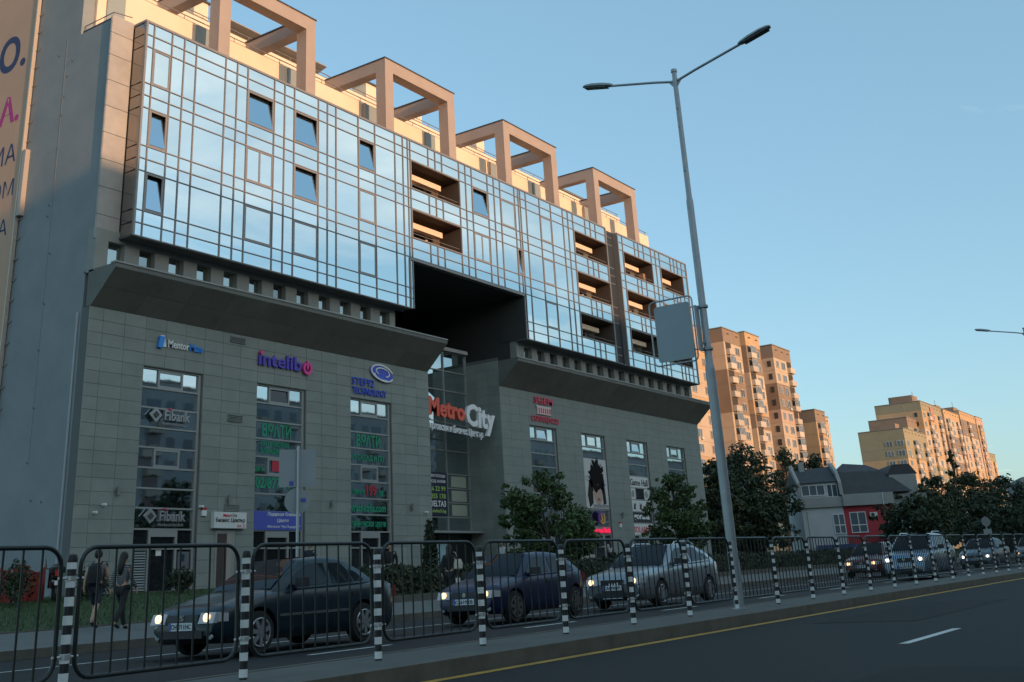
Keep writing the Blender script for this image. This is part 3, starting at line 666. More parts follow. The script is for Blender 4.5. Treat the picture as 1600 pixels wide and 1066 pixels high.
def segment(par, x0, x1, y0, y1, ztop, layout, side, cols, zmin, rs):
    g = random.Random(rs); zb = slope(x0) + 1
    m_ = MB(); m_.box(x0 + .05, x1 - .05, y0 + .05, y1, zb - 2, ztop - .02); part_o = m_.build('wall', M('panel_joint', (.25, .2, .16), .9), par)
    m_ = MB(); m_.box(x0 - .12, x1 + .12, y0 - .12, y1, ztop, ztop + .18); m_.build('roof_edge', M('roof_edge', (.22, .2, .18), .8), par)
    # blind attic storey with slit vents
    m_ = MB(); m_.box(x0, x1, y0, y1 - .1, ztop - 2.6, ztop - .03); m_.build('wall_panel', PAN[cols[0]], par)
    for q in range(max(2, int((x1 - x0) / 3.2))):
        xx = x0 + (q + .6) * (x1 - x0) / max(2, int((x1 - x0) / 3.2)); m_ = MB(); m_.box(xx - .55, xx + .55, y0 - .012, y0 + .05, ztop - 1.0, ztop - .72); m_.build('attic_vent', dkop, par)
    z1 = ztop - 2.62; k = 0
    while z1 > zb:
        z0 = z1 - SH; c = cols[(k // 2 + 1) % len(cols)] if k % 5 else cols[(k + 1) % len(cols)]
        m_ = MB(); m_.box(x0, x1, y0, y1 - .1, z0 + .04, z1); m_.build('wall_panel', PAN[c], par)
        zc = z0 + 1.45
        if zc > zmin:
            for fx, kind in layout:
                X = x0 + fx * (x1 - x0)
                if kind == 'w': win_obj(par, X, y0, zc, 2.0, 1.45); 
                elif kind == 'n': win_obj(par, X, y0, zc, 1.3, 1.4)
                elif kind == 'b': balcony(par, X, y0, zc - .05, 2.6, g.random() < .6)
                if kind == 'w' and g.random() < .22: m_ = MB(); m_.box(X + .2, X + .95, y0 - .35, y0 - .02, zc - 1.2, zc - .75); m_.build('air_conditioner', acm, par)
            for fy, kind in side:
                Yv = y0 + fy
                if kind == 'd': win_obj(par, x0, Yv, zc, .8, 1.2, 's', True)
                else: win_obj(par, x0, Yv, zc, 1.8, 1.35, 's')
        z1 = z0; k += 1
LA = [(.24, 'b'), (.72, 'w')]; LB = [(.18, 'n'), (.5, 'w'), (.84, 'b')]
A_ = thing('apartment_block', 'tall stepped panel apartment block with cream and brown bands beside the office building', 'apartment block', (195, 80, 2.9))
segment(A_, 173, 194.3, 82.6, 95, 44.5, [(.1, 'w'), (.3, 'b'), (.55, 'w'), (.8, 'n')], [], [0, 2, 0, 2], 14, 1)
segment(A_, 194.4, 202.8, 80, 95, 44.8, [(.24, 'b'), (.74, 'w')], [], [1, 0, 1, 1, 0], 14, 2)
segment(A_, 202.9, 210.2, 79, 95, 45.1, [(.26, 'b'), (.72, 'w')], [], [2, 1, 0, 2, 0], 14, 3)
segment(A_, 210.3, 219.7, 82.95, 95, 43.8, [(.5, 'w')], [], [1, 0], 14, 4)
segment(A_, 219.8, 230.0, 80, 96, 45.1, LB, [(1.1, 'd')], [1, 0, 1, 3, 0], 14, 5)
segment(A_, 230.1, 233.0, 81, 96, 39.0, [(.5, 'n')], [], [1, 0], 14, 6)
C_ = thing('apartment_block', 'low panel apartment block end rising behind the treetops beside the taller one', 'apartment block', (240, 80, 3.3))
segment(C_, 240.4, 247.0, 80, 95, 33.7, [(.3, 'b'), (.75, 'w')], [], [1, 2, 2, 0], 12, 7)
segment(C_, 247.1, 252, 81, 95, 33.1, [(.5, 'w')], [], [2, 0], 12, 8)
B_ = thing('apartment_block', 'ochre panel apartment block with white balconies behind the red and white house', 'apartment block', (318, 82, 3.9))
segment(B_, 318, 341.9, 82, 94.5, 36.2, [(.12, 'w'), (.4, 'b'), (.6, 'w'), (.85, 'b')], [(1.4, 'w'), (4.4, 'w')], [4, 4, 2, 0], 12, 9)
segment(B_, 342, 366, 82, 95.4, 46.0, [(.1, 'w'), (.3, 'b'), (.55, 'w'), (.8, 'b')], [(1.8, 'd')], [4, 2, 0, 2], 12, 10)
segment(B_, 368.7, 389, 82, 95, 46.1, [(.15, 'b'), (.5, 'w'), (.8, 'b')], [], [2, 0, 1, 0], 12, 11)
segment(B_, 391, 413, 82, 95, 47.7, [(.15, 'w'), (.45, 'b'), (.8, 'w')], [], [2, 1, 0, 3], 12, 12)
segment(B_, 414.5, 425, 82, 95, 47.9, [(.3, 'b'), (.75, 'w')], [], [3, 2, 3], 12, 13)
segment(B_, 425.1, 440, 83, 95, 36.5, [(.3, 'w'), (.7, 'b')], [], [4, 2], 12, 14)
for yy, zz_ in ((84.3, 34.3),):
    pass
m_ = MB(); m_.box(366, 368.6, 83.5, 95, 2, 44); m_.box(389.1, 390.9, 83.5, 95, 2, 45); m_.box(413.1, 414.4, 83.5, 95, 2, 46); m_.build('link_wall', PAN[1], B_)
m_ = MB(); m_.box(351.5, 354.5, 81.7, 81.9, 41, 45.0); m_.build('banner', M('red_white_banner', (.45, .2, .15), .8), B_)
segment(B_, 331.5, 341.8, 84.0, 95.0, 40.6, [(.3, 'w'), (.7, 'b')], [(3.0, 'd')], [1, 4, 2], 34, 15)
for a, b, z0, z1 in ((346, 352, 46, 48.6), (358, 361, 46, 47.6), (374, 380, 46.1, 48.4), (398, 404, 47.7, 50), (322, 326, 36.2, 38.2), (417, 421, 47.9, 49.6)): m_ = MB(); m_.box(a, b, 85, 92, z0 + .2, z1); m_.build('roof_hut', PAN[1], B_)
for a, z0 in ((345, 46.2), (371, 46.3), (395, 48), (333, 41)): m_ = MB(); m_.tube([(a, 84.5, z0), (a, 84.5, z0 + 3.2)], .06, 5); m_.tube([(a - .8, 84.5, z0 + 2.7), (a + .8, 84.5, z0 + 2.7)], .04, 5); m_.build('aerial', railm, B_)
# blocks across the road, behind the camera: they shade the street and show in the glass
def opposite(x0, x1, y, h, seed, lab):
    g = random.Random(seed); O = thing('apartment_block', lab, 'apartment block', (x0, y, .3))
    m_ = MB(); m_.box(x0, x1, y - 13, y, -1, h); m_.build('wall', M('opposite_panel', (.30, .30, .31), .9, noise=(.12, .2)), O)
    m_ = MB(); m_.box(x0 - .3, x1 + .3, y - 13.3, y + .3, h, h + .25); m_.build('roof_edge', M('roof_edge', (.22, .2, .18)), O)
    a, b = MB(), MB(); z = h - 3.2
    while z > 2:
        x = x0 + 1.6
        while x < x1 - 2:
            if int((x - x0) / 3.3) % 3 == 1: b.box(x - 1.3, x + 1.3, y, y + 1.0, z - 1.1, z - .05); a.box(x - 1.25, x + 1.25, y + .002, y + .05, z, z + 1.35)
            else: a.box(x - .75, x + .75, y + .002, y + .06, z - .1, z + 1.3)
            x += 3.3
        z -= 2.8
    stuff(a.build('windows', M('opposite_window', (.05, .07, .10), .2, spec=.6), O)); stuff(b.build('balconies', M('opposite_balcony', (.33, .28, .24), .9), O))
opposite(-70, 80, -55, 31.0, 1, 'long grey panel apartment block across the road from the office building')
opposite(80.4, 182, -56, 31.2, 2, 'grey panel apartment block across the road opposite the street trees')
opposite(182.5, 300, -55, 30.2, 3, 'grey panel apartment block across the road opposite the red and white house')
# ------------------------------------------------------------------ red and white house
HX, HY = 121.3, 43.4
H_ = thing('house', 'white and red house with dark mansard roof and grey parapet band', 'house', (HX, HY, 2.2)); H_.rotation_euler = (0, 0, math.atan2(-.86, .51))
H_.scale = (.9, .9, .9)
# local: x along the front to the right, y away from the viewer, z up (0 at base)
whw = M('house_white', (.42, .45, .46), .85, noise=(.6, .08)); hred = M('house_red', (.36, .035, .045), .8, noise=(.6, .1)); hgrey = M('house_grey', (.27, .28, .27), .85, noise=(.6, .1)); hroof = M('house_roof', (.045, .05, .055), .8, noise=(1.5, .2)); pvc = M('pvc_white', (.62, .63, .63), .5)
def hp(mb, name, mat, par=None): return mb.build(name, mat, par or H_, local=True)
m_ = MB(); m_.box(0, 4.9, 0, 9, -1.5, 5.6); hp(m_, 'white_wall', whw)
m_ = MB(); m_.box(4.91, 10.8, .05, 9, -1.5, 5.6); hp(m_, 'red_wall', hred)
m_ = MB(); m_.box(10.81, 12.4, .3, 9, -1.5, 5.6); hp(m_, 'side_wall', whw)
m_ = MB(); m_.box(-.1, 4.89, -.3, 9.1, 5.61, 6.75); m_.box(4.9, 10.9, -.5, 9.1, 5.61, 6.95); m_.box(10.91, 15.0, .2, 9.1, 5.4, 6.7); hp(m_, 'parapet_band', hgrey)
m_ = MB(); m_.box(.2, 4.7, .6, 8.5, 6.76, 8.6); hp(m_, 'attic_wall', whw)
m_ = MB(); m_.add([(-.1, .2, 8.5), (4.9, .2, 8.6), (4.9, 3.5, 10.6), (-.1, 3.5, 10.3), (-.1, 8.8, 8.5), (4.9, 8.8, 8.6)], [(0, 1, 2, 3), (3, 2, 5, 4), (0, 3, 4), (1, 5, 2), (0, 4, 5, 1)]); hp(m_, 'left_roof', hroof)
m_ = MB(); m_.add([(4.95, -.2, 6.96), (13.3, -.2, 6.96), (13.3, 8.8, 6.96), (4.95, 8.8, 6.96), (5.4, 1.6, 9.7), (10.6, 1.6, 9.6), (10.6, 7.5, 9.6), (5.4, 7.5, 9.7), (6.6, 4.2, 10.9), (9.4, 4.2, 10.6)], [(0, 1, 5, 4), (1, 2, 6, 5), (2, 3, 7, 6), (3, 0, 4, 7), (4, 5, 9, 8), (5, 6, 9), (6, 7, 8, 9), (7, 4, 8)]); hp(m_, 'mansard_roof', hroof)
m_ = MB(); m_.prism([(-.25, 6.8), (-.25, 8.6), (3.1, 10.9), (3.6, 10.9), (3.6, 10.4), (.1, 8.3), (.1, 6.8)], (-.2, 0, 0), (0, 1, 0), (0, 0, 1), (1, 0, 0), .35); hp(m_, 'gable_parapet', hgrey)
m_ = MB(); m_.prism([(-.3, 6.96), (-.1, 8.4), (1.0, 9.8), (3.4, 11.0), (4.2, 11.0), (4.2, 10.6), (1.4, 9.5), (.4, 8.2), (.2, 6.96)], (4.75, 0, 0), (0, 1, 0), (0, 0, 1), (1, 0, 0), .4); hp(m_, 'gable_parapet', hgrey)
m_ = MB(); m_.box(1.0, 1.6, 3.0, 3.6, 9.5, 11.3); hp(m_, 'chimney', hgrey)
def hwin(x0, x1, z0, z1, y, split=None):
    m_ = MB(); m_.box(x0, x1, y - .03, y, z0, z1); w_ = hp(m_, 'window', wing); t = .09
    m_ = MB(); m_.box(x0 - t, x0, y - .07, y, z0 - t, z1 + t); m_.box(x1, x1 + t, y - .07, y, z0 - t, z1 + t); m_.box(x0, x1, y - .07, y, z1, z1 + t); m_.box(x0 - .1, x1 + .1, y - .12, y, z0 - t, z0)
    n = 2 if x1 - x0 < 2 else 3
    for i in range(1, n): q = x0 + (x1 - x0) * i / n; m_.box(q - .05, q + .05, y - .07, y - .031, z0, z1)
    if split: m_.box(x0, x1, y - .065, y - .031, split - .05, split + .05)
    hp(m_, 'window_frame', pvc, w_)
hwin(.45, 3.1, 7.1, 8.2, .6); hwin(3.5, 4.6, 6.85, 8.2, .6)
hwin(3.6, 4.8, 2.6, 4.7, 0, 3.5); hwin(5.6, 7.35, 2.6, 4.8, .05, 3.4); hwin(3.8, 4.8, -.6, 1.0, 0, .2); hwin(5.8, 7.2, -.6, .9, .05, .2)
m_ = MB(); m_.box(7.9, 8.75, -.25, .05, 4.2, 4.75); ac_ = hp(m_, 'air_conditioner', acm)
m_ = MB(); m_.lathe([(.22, -.27), (.2, -.255)], (8.2, 0, 4.47), 12, ax='y'); hp(m_, 'fan_grille', dkop, ac_)
m_ = MB(); m_.tube([(9.6, -.55, 6.9), (9.6, -.55, 5.5), (10.0, -.05, 5.2), (10.0, -.05, -1)], .05, 6); hp(m_, 'downpipe', pvc)
m_ = MB(); m_.box(.5, .56, -.03, 0, 1.0, 5.2); m_.box(.5, 4.8, -.03, 0, 1.0, 1.06); hp(m_, 'cable_duct', M('duct_dark', (.12, .13, .13), .7))
m_ = MB(); m_.box(11.2, 14.4, 1.0, 8, 6.7, 9.0); dm = hp(m_, 'dormer', hgrey)
for q in (1.6, 3.2, 4.8): 
    m_ = MB(); m_.box(14.4, 14.46, q, q + 1.1, 7.2, 8.6); hp(m_, 'dormer_window', wing, dm)
    m_ = MB(); m_.box(14.41, 14.5, q - .1, q, 7.1, 8.7); m_.box(14.41, 14.5, q + 1.1, q + 1.2, 7.1, 8.7); m_.box(14.41, 14.5, q, q + 1.1, 8.6, 8.7); m_.box(14.41, 14.5, q + .5, q + .58, 7.2, 8.6); hp(m_, 'window_frame', pvc, dm)
m_ = MB(); m_.prism([(10.9, 9.0), (14.6, 9.0), (13.8, 10.2), (11.8, 10.2)], (0, 1, 0), (1, 0, 0), (0, 0, 1), (0, 1, 0), 7); hp(m_, 'dormer_roof', hroof, dm)
# ------------------------------------------------------------------ trees and shrubs
barkm = M('bark', (.07, .06, .045), .9, noise=(6, .3))
def leafmats(nm, c):
    return [M(nm + '_a', c, .7, noise=(.8, .2)), M(nm + '_b', tuple(v * .7 for v in c), .7, noise=(.8, .2)), M(nm + '_c', tuple(v * 1.35 for v in c), .7, noise=(.8, .2))]
LM = [leafmats('lime_leaf', (.048, .085, .022)), leafmats('dark_leaf', (.024, .040, .014)), leafmats('olive_leaf', (.042, .054, .018)), leafmats('hedge_leaf', (.026, .038, .012)), leafmats('thuja_leaf', (.02, .034, .013))]
def leaves(mb, blobs, n, sz, g, shell=.55):
    vol = [a[3] * a[4] * a[5] for a in blobs]; tot = sum(v ** .75 for v in vol)
    for bl, v in zip(blobs, vol):
        for i in range(int(n * v ** .75 / tot)):
            d = Vector((g.gauss(0, 1), g.gauss(0, 1), g.gauss(0, 1))).normalized(); r = shell + (1.06 - shell) * g.random() ** .6
            c = Vector((bl[0] + d.x * bl[3] * r, bl[1] + d.y * bl[4] * r, bl[2] + d.z * bl[5] * r))
            a = (d * .6 + Vector((g.gauss(0, .6), g.gauss(0, .6), g.gauss(.3, .6)))).normalized()
            u = a.cross(Vector((g.gauss(0, 1), g.gauss(0, 1), g.gauss(0, 1)))).normalized(); w_ = a.cross(u); s = sz * g.uniform(.6, 1.3)
            mi = 0 if g.random() < .55 else (1 if g.random() < .6 else 2)
            mb.add([c - u * s - w_ * s * .2, c - w_ * s * .6, c + u * s, c + w_ * s * .55], [(0, 1, 2, 3)], mi)
def tree(x, y, z, h, r, name, label, lm, nl, sz, seed, group=None, clear=.25, nb=13, cone=False, spread=1.0):
    g = random.Random(seed); T = thing(name, label, 'tree', (x, y, z), group)
    tr = MB(); top = h * .86; pts = [(0, 0, -.3)] + [(g.gauss(0, .03 * h * t), g.gauss(0, .03 * h * t), top * t) for t in (.25, .5, .75, 1)]
    tr.tube(pts, [max(.05, .022 * h), .019 * h, .015 * h, .009 * h, .003 * h], 8)
    blobs = []
    for i in range(nb):
        t = clear + (1 - clear) * (i + .5) / nb; zc = h * t
        prof = (1 - (t - clear) / (1 - clear)) ** .8 * .9 + .1 if cone else math.sin(math.pi * min(1, max(.05, (t - clear) / (1 - clear) * .84 + .13))) ** .7
        a = i * 2.4 + g.uniform(-.5, .5); rr = r * prof * g.uniform(.35, .75) * spread
        bx_, by_ = math.cos(a) * rr, math.sin(a) * rr; br = r * prof * g.uniform(.28, .5)
        blobs.append((bx_, by_, min(zc, h * .93), br, br, br * g.uniform(.55, .8)))
        tr.tube([(0, 0, max(.1, zc - br * 1.1 - .08 * h)), (bx_ * .5, by_ * .5, zc - br * .5), (bx_, by_, zc)], [.009 * h, .006 * h, .002 * h], 5)
        # small outlying sprays for a ragged outline
        for q in range(4):
            a2 = a + g.uniform(-.9, .9); r2 = min(r * 1.05, rr + br * g.uniform(.7, 1.3)); blobs.append((math.cos(a2) * r2, math.sin(a2) * r2, zc + g.uniform(-.7, .8) * br, br * .34, br * .34, br * .2))
    blobs.append((0, 0, h * .9, r * (.12 if cone else .3), r * (.12 if cone else .3), h * .1))
    tr.build('trunk', barkm, T, local=True, smooth=60)
    cr_ = MB(); leaves(cr_, blobs, nl, sz, g, .15); cr_.build('crown', LM[lm], T, local=True)
    return T
tree(44.6, 28, gz(44.6, 28), 4.95, 1.85, 'street_tree', 'leafy street tree with spreading limbs between the metal entrance sign and film poster', 0, 11000, .095, 21, clear=.12, nb=20, spread=1.35)
tree(60.2, 29, gz(60.2, 29), 5.5, 1.85, 'street_tree', 'rounded leafy street tree before the bay with black and white shop boards', 0, 11000, .095, 22, clear=.14, nb=20, spread=1.2)
BT = [(116.5, 47.5, 12.2, 5.0, 1), (102.9, 42.9, 6.9, 3.2, 1), (96.6, 42.0, 7.8, 2.4, 2), (114.4, 47.2, 9.3, 3.8, 1), (151.6, 55.6, 14.6, 3.9, 2), (153.7, 52.2, 13.4, 3.7, 1), (162.6, 36.3, 12.9, 2.3, 2), (151.5, 36.3, 9.0, 3.6, 1), (167.6, 31.3, 9.4, 4.4, 1), (165.0, 34.8, 9.8, 3.9, 2), (113.0, 29.6, 5.2, 3.6, 1), (108.5, 47.5, 10.0, 3.4, 1), (129.3, 32.5, 6.9, 3.6, 2), (169.5, 28.0, 7.7, 4.0, 1), (100, 44.5, 6.0, 2.4, 1), (136, 26.0, 4.8, 4.2, 1), (104.5, 45.0, 8.6, 3.2, 1), (144, 29.5, 6.6, 4.2, 1), (158, 25, 6.0, 4.5, 1), (176, 38, 10.5, 4.2, 1), (121.5, 50.5, 11.4, 4.0, 1)]
DESC = ['broad dark tree rising highest beside the red and white house', 'low dark tree close to the office building corner', 'thin pale tree against the office building corner', 'dark tree behind the lamp post and broad tree', 'tall feathery tree before the low panel block', 'tall dark tree peeping over the house roof', 'narrow pointed tree standing before the ochre panel block', 'dark round tree to the side of the narrow pointed tree', 'wide dark tree before the end of the ochre block', 'olive tree close by the narrow pointed tree', 'dark green bushy tree covering the red house wall', 'tall dark tree in the gap between lamp post and white house', 'olive green tree growing past the house dormer windows', 'dark tree at the end of the row under the far hill', 'low round tree close beside the office building end', 'low bushy tree behind the round road sign', 'mid height dark tree behind the lamp post foot', 'dark tree behind the green kiosk roof', 'low dark tree behind the last car in the queue', 'tall dark tree in front of the hill', 'dark tree rising just behind the white house wall']
for i, (x, y, h, r, lm) in enumerate(BT):
    tree(x, y, gz(x, y), h, r, 'garden_tree', DESC[i], lm, 6000, .2, 40 + i, 'trees beyond the office building', clear=.05, nb=13, cone=(i == 6))
def hedge(x0, x1, y0, y1, h, label, seed, n):
    g = random.Random(seed); mb = MB(); cm = MB()
    for i in range(n):
        x = g.uniform(x0, x1); s = g.random(); hh_ = h * (1 + .05 * math.sin(x * 1.7) + .04 * math.sin(x * 4.1))
        if s < .5: p = (x, y0 + g.gauss(0, .05), g.random() * hh_); a = Vector((g.gauss(0, .5), -1, g.gauss(.2, .5)))
        elif s < .85: p = (x, g.uniform(y0, y1), hh_ + g.gauss(0, .05)); a = Vector((g.gauss(0, .5), g.gauss(0, .5), 1))
        else: p = (x0 + abs(g.gauss(0, .06)), g.uniform(y0, y1), g.random() * hh_); a = Vector((-1, g.gauss(0, .5), g.gauss(.2, .5)))
        a.normalize(); u = a.cross(Vector((g.gauss(0, 1), g.gauss(0, 1), g.gauss(0, 1)))).normalized(); w_ = a.cross(u); c = Vector(p) + Vector((0, 0, gz(x, y0))); sz = g.uniform(.05, .1)
        mb.add([c - u * sz, c - w_ * sz * .6, c + u * sz, c + w_ * sz * .6], [(0, 1, 2, 3)], 0 if g.random() < .6 else (1 if g.random() < .6 else 2))
    H = thing('hedge', label, 'hedge', (x0, y0, gz(x0, y0))); sbox(cm, x0 + .08, x1 - .05, y0 + .08, y1 - .08, .35, .40 + h - .1); cm.build('twigs', M('hedge_core', (.02, .022, .012), .95), H); mb.build('foliage', LM[3], H)
hedge(29.6, 46.5, 25.15, 26.2, 1.02, 'clipped dark hedge behind the dark saloon and blue hatchback', 5, 9000)
hedge(47.2, 88, 25.15, 26.2, 1.0, 'long clipped hedge along the pavement behind the silver estate car', 6, 12000)
mb = MB(); sbox(mb, 29.6, 88, 24.905, 25.1, .3, .62); o = mb.build('low_wall', kerbm); tag(o, 'low concrete wall under the clipped hedges along the pavement', 'wall')
# thuja cone
T = thing('thuja', 'narrow dark green conical thuja beside the recessed entrance', 'shrub', (43.6, 34, gz(43.6, 34)))
g = random.Random(8); cr_ = MB(); leaves(cr_, [(0, 0, .25 + i * .28, .46 * (1 - i / 11) + .05, .46 * (1 - i / 11) + .05, .3) for i in range(9)], 1800, .09, g, .3); cr_.build('crown', LM[4], T, local=True); MB().tube([(0, 0, -.2), (0, 0, 2)], .05, 6).build('trunk', barkm, T, local=True)
def shrub(x, y, h, r, label, seed, lm=1, n=700):
    g = random.Random(seed); S_ = thing('shrub', label, 'shrub', (x, y, gz(x, y))); cr_ = MB(); bl = [(g.gauss(0, r * .4), g.gauss(0, r * .4), h * g.uniform(.3, .85), r * .55, r * .55, h * .3) for _ in range(7)]
    leaves(cr_, bl, n, .07, g, .2); cr_.build('foliage', LM[lm], S_, local=True)
    st = MB()
    for b in bl: st.tube([(0, 0, -.1), (b[0], b[1], b[2])], .02, 5)
    st.build('stems', barkm, S_, local=True)
shrub(21.3, 33.0, 1.3, .7, 'dark loose shrub before the red netting', 1); shrub(24.6, 33.8, 1.1, .5, 'dark shrub beside the striped-top walker at the wall', 2); shrub(29.2, 34.6, .9, .5, 'small dark shrub before the bank door', 3); shrub(20.2, 34.5, 1.5, .6, 'upright shrub at the far end of the red netting', 4)
for i, (x, h, r) in enumerate([(-16, 12, 5.5), (-4, 10, 4.6), (6, 13, 5.6), (17, 11, 5), (28, 12.5, 5.4), (40, 10.5, 5), (52, 12, 5.6), (66, 11, 5.2), (80, 12.5, 5.6), (96, 11.5, 5.4), (112, 12, 5.5), (130, 11, 5.4)]):  # unseen row added to darken the street; lower windows reflect such foliage
    tree(x, -18 + 2 * math.sin(i * 2.1), gz(x, -18), h, r, 'roadside_shade_tree', 'tall unseen roadside tree added to shade the street before the opposite apartment blocks', 1, 2600, .34, 80 + i, 'trees across the road', clear=.16, nb=13)
# hill on the horizon
hm = MB(); n = 40; pts = []
for i in range(n + 1):
    t = i / n; ang = rad(2 + 26 * t); R_ = 3000; px_, py_ = R_ * math.cos(ang), R_ * math.sin(ang)
    zt_ = 250 * (1 - .55 * t) + 14 * math.sin(i * .9) + 9 * math.sin(i * 2.3); pts += [(px_, py_, -5), (px_ * 1.1, py_ * 1.1, zt_), (px_ * 1.5, py_ * 1.5, zt_ * 1.1)]
for i in range(n):
    for j in range(2): hm.f.append([3 * i + j, 3 * i + 3 + j, 3 * i + 4 + j, 3 * i + 1 + j]); hm.m.append(0)
hm.v = pts; struct(hm.build('hill', M('wooded_hill_haze', (.10, .125, .13), .95, noise=(.01, .15))))  # bluish distance haze is put into the hill's own colour
# ------------------------------------------------------------------ signs and lettering on the office building
def sgn(name, label, loc): return thing(name, label, 'sign', loc)
sw = M('letter_white', (.75, .76, .76), .5); sblue = M('letter_blue', (.04, .08, .55), .4); sindigo = M('letter_indigo', (.07, .04, .42), .4); spink = M('letter_pink', (.75, .05, .30), .4); sred = M('letter_red', (.68, .03, .08), .4); sbri = M('letter_bright_blue', (.02, .25, .75), .4); smred = M('letter_orange_red', (.72, .10, .05), .5); silver = M('letter_silver', (.34, .35, .35), .35, metal=.5); sgreen = M('film_green', (.01, .26, .14), .5); sfred = M('film_red', (.45, .02, .04), .5); slime = M('letter_lime', (.35, .55, .12), .6); navy = M('banner_navy', (.012, .02, .05), .6); bblue = M('banner_blue', (.06, .09, .42), .6); bwhite = M('board_white', (.62, .64, .62), .6); bblack = M('board_black', (.02, .02, .02), .6); grr = M('sign_back_grey', (.28, .32, .34), .5, metal=.3, noise=(1.2, .08))
def letters(par, name, body, x, z, d, mat, **k):
    mb = MB(); align = k.pop('align', 'l'); put_text(mb, body, (x, D + d, z), UX, UZ, NY, align=align, **k); return mb.build(name, mat, par)
def pris(par, name, pts, d, th, mat): mb = MB(); mb.prism(pts, (0, D + d, 0), UX, UZ, NY, th); return mb.build(name, mat, par)
def ell(cx, cz_, rx, rz, n=24, a0=0, a1=2 * math.pi, rot=0):
    out = []
    for i in range(n): t = a0 + (a1 - a0) * i / (n if a1 - a0 > 6.2 else n - 1); x, z = rx * math.cos(t), rz * math.sin(t); out.append((cx + x * math.cos(rot) - z * math.sin(rot), cz_ + x * math.sin(rot) + z * math.cos(rot)))
    return out
def arc(par, name, cx, cz_, rx, rz, a0, a1, wd, d, th, mat, rot=0):
    o_, i_ = ell(cx, cz_, rx, rz, 18, a0, a1, rot), ell(cx, cz_, rx - wd, rz - wd, 18, a0, a1, rot); mb = MB()
    for k in range(17): mb.prism([o_[k], o_[k + 1], i_[k + 1], i_[k]], (0, D + d, 0), UX, UZ, NY, th)
    return mb.build(name, mat, par)
S1 = sgn('letter_sign', 'small white and blue company sign with tilted blue emblem on stone wall', (30.1, D, 11.3))
pris(S1, 'emblem', [(30.12, 11.28), (30.38, 11.28), (30.48, 11.78), (30.22, 11.78)], -.02, .12, sbri); pris(S1, 'emblem_fold', [(30.38, 11.33), (30.62, 11.36), (30.52, 11.84), (30.30, 11.84)], -.0, .06, sw)
letters(S1, 'first_word', 'Mentor', 30.72, 11.36, -.03, sw, h=.34, wd=1.15, depth=.04, bold=.012); letters(S1, 'second_word', 'Mate', 31.92, 11.36, -.03, sbri, h=.34, wd=.72, depth=.04, bold=.012)
S2 = sgn('letter_sign', 'indigo lower case letters ending in pink power symbol', (36, D, 11.2))
letters(S2, 'word', 'ıntelib', 36.0, 11.28, -.04, sindigo, h=.66, wd=2.85, depth=.08, bold=.02); pris(S2, 'letter_dot', ell(36.12, 11.86, .1, .1, 14), -.04, .14, spink)
arc(S2, 'letter_ring', 39.2, 11.48, .31, .31, rad(115), rad(425), .12, -.04, .14, spink); pris(S2, 'letter_bar', [(39.14, 11.45), (39.26, 11.45), (39.26, 11.83), (39.14, 11.83)], -.04, .14, spink)
S3 = sgn('letter_sign', 'blue two line company sign with swirling oval emblem', (42.5, D, 10.7))
letters(S3, 'first_line', 'STEF92', 42.55, 11.12, -.04, sblue, h=.38, wd=1.75, depth=.05, bold=.01); letters(S3, 'second_line', 'TECHNOLOGY', 42.58, 10.66, -.04, sblue, h=.36, wd=2.7, depth=.05, bold=.008)
pris(S3, 'emblem_disc', ell(44.9, 11.95, .92, .42, 28, rot=-.12), -.02, .06, sblue); arc(S3, 'emblem_swirl', 44.9, 11.95, .92, .44, rad(20), rad(300), .09, -.085, .05, sw, -.12); arc(S3, 'emblem_swirl', 44.95, 11.98, .58, .25, rad(-60), rad(230), .07, -.085, .05, sw, -.12); arc(S3, 'emblem_swirl', 45.0, 11.85, .8, .36, rad(190), rad(350), .08, -.09, .05, sw, -.12)
def bank(z, h, lab):
    S = sgn('letter_sign', lab, (30, D, z)); q = h / .55
    pris(S, 'emblem', [(30.0, z + .3 * q), (30.33, z + .62 * q), (30.66, z + .3 * q), (30.33, z)], .08, .08, silver); pris(S, 'emblem_core', [(30.18, z + .3 * q), (30.33, z + .44 * q), (30.48, z + .3 * q), (30.33, z + .16 * q)], -.005, .04, M('emblem_dark', (.05, .05, .05), .5))
    letters(S, 'word', 'Fibank', 30.75, z + .1 * q, .06, silver, h=.42 * q, wd=1.35, depth=.12, bold=.02); letters(S, 'small_line', 'First Investment Bank', 30.78, z - .08 * q, .08, silver, h=.12 * q, wd=1.3, depth=.04)
    pris(S, 'letter_dot', ell(31.04, z + .58 * q, .05, .05, 10), .06, .12, sred)
bank(8.16, .55, 'silver bank lettering with diamond emblem high in the first window bay'); bank(4.08, .55, 'silver bank lettering with diamond emblem above the bank door')
S4 = sgn('letter_sign', 'large red and white lettering hung across the recessed entrance', (49.1, D + .4, 9.1)); S4.rotation_euler = (0, rad(2.0), 0)
def L4(name, body, x, z, mat, **k):
    mb = MB(); put_text(mb, body, (x, 0, z), UX, UZ, NY, **k); mb.build(name, mat, S4, local=True)
L4('first_word', 'Metro', .15, 1.12, smred, h=1.05, wd=3.45, depth=.18, bold=.035); L4('second_word', 'City', 3.72, .55, sw, h=1.7, wd=2.95, depth=.18, bold=.035); L4('subtitle', 'Търговски и Бизнес Център', .0, .28, sw, h=.52, wd=5.5, depth=.1, bold=.015)
for i, x in enumerate((.6, 1.5, 2.6, 3.4, 4.6, 5.6)):
    m_ = MB(); m_.tube([(x, .05, 1.0), (x + .15, .9, .7), (x + .2, 1.9, .5)], .025, 5); m_.build('bracket', railm, S4, local=True)
m_ = MB(); m_.tube([(0, .06, .9), (6.7, .06, .9)], .03, 6); m_.build('rail', railm, S4, local=True)
S5 = sgn('letter_sign', 'red two line conference sign with columned temple emblem', (59.4, D, 10.7))
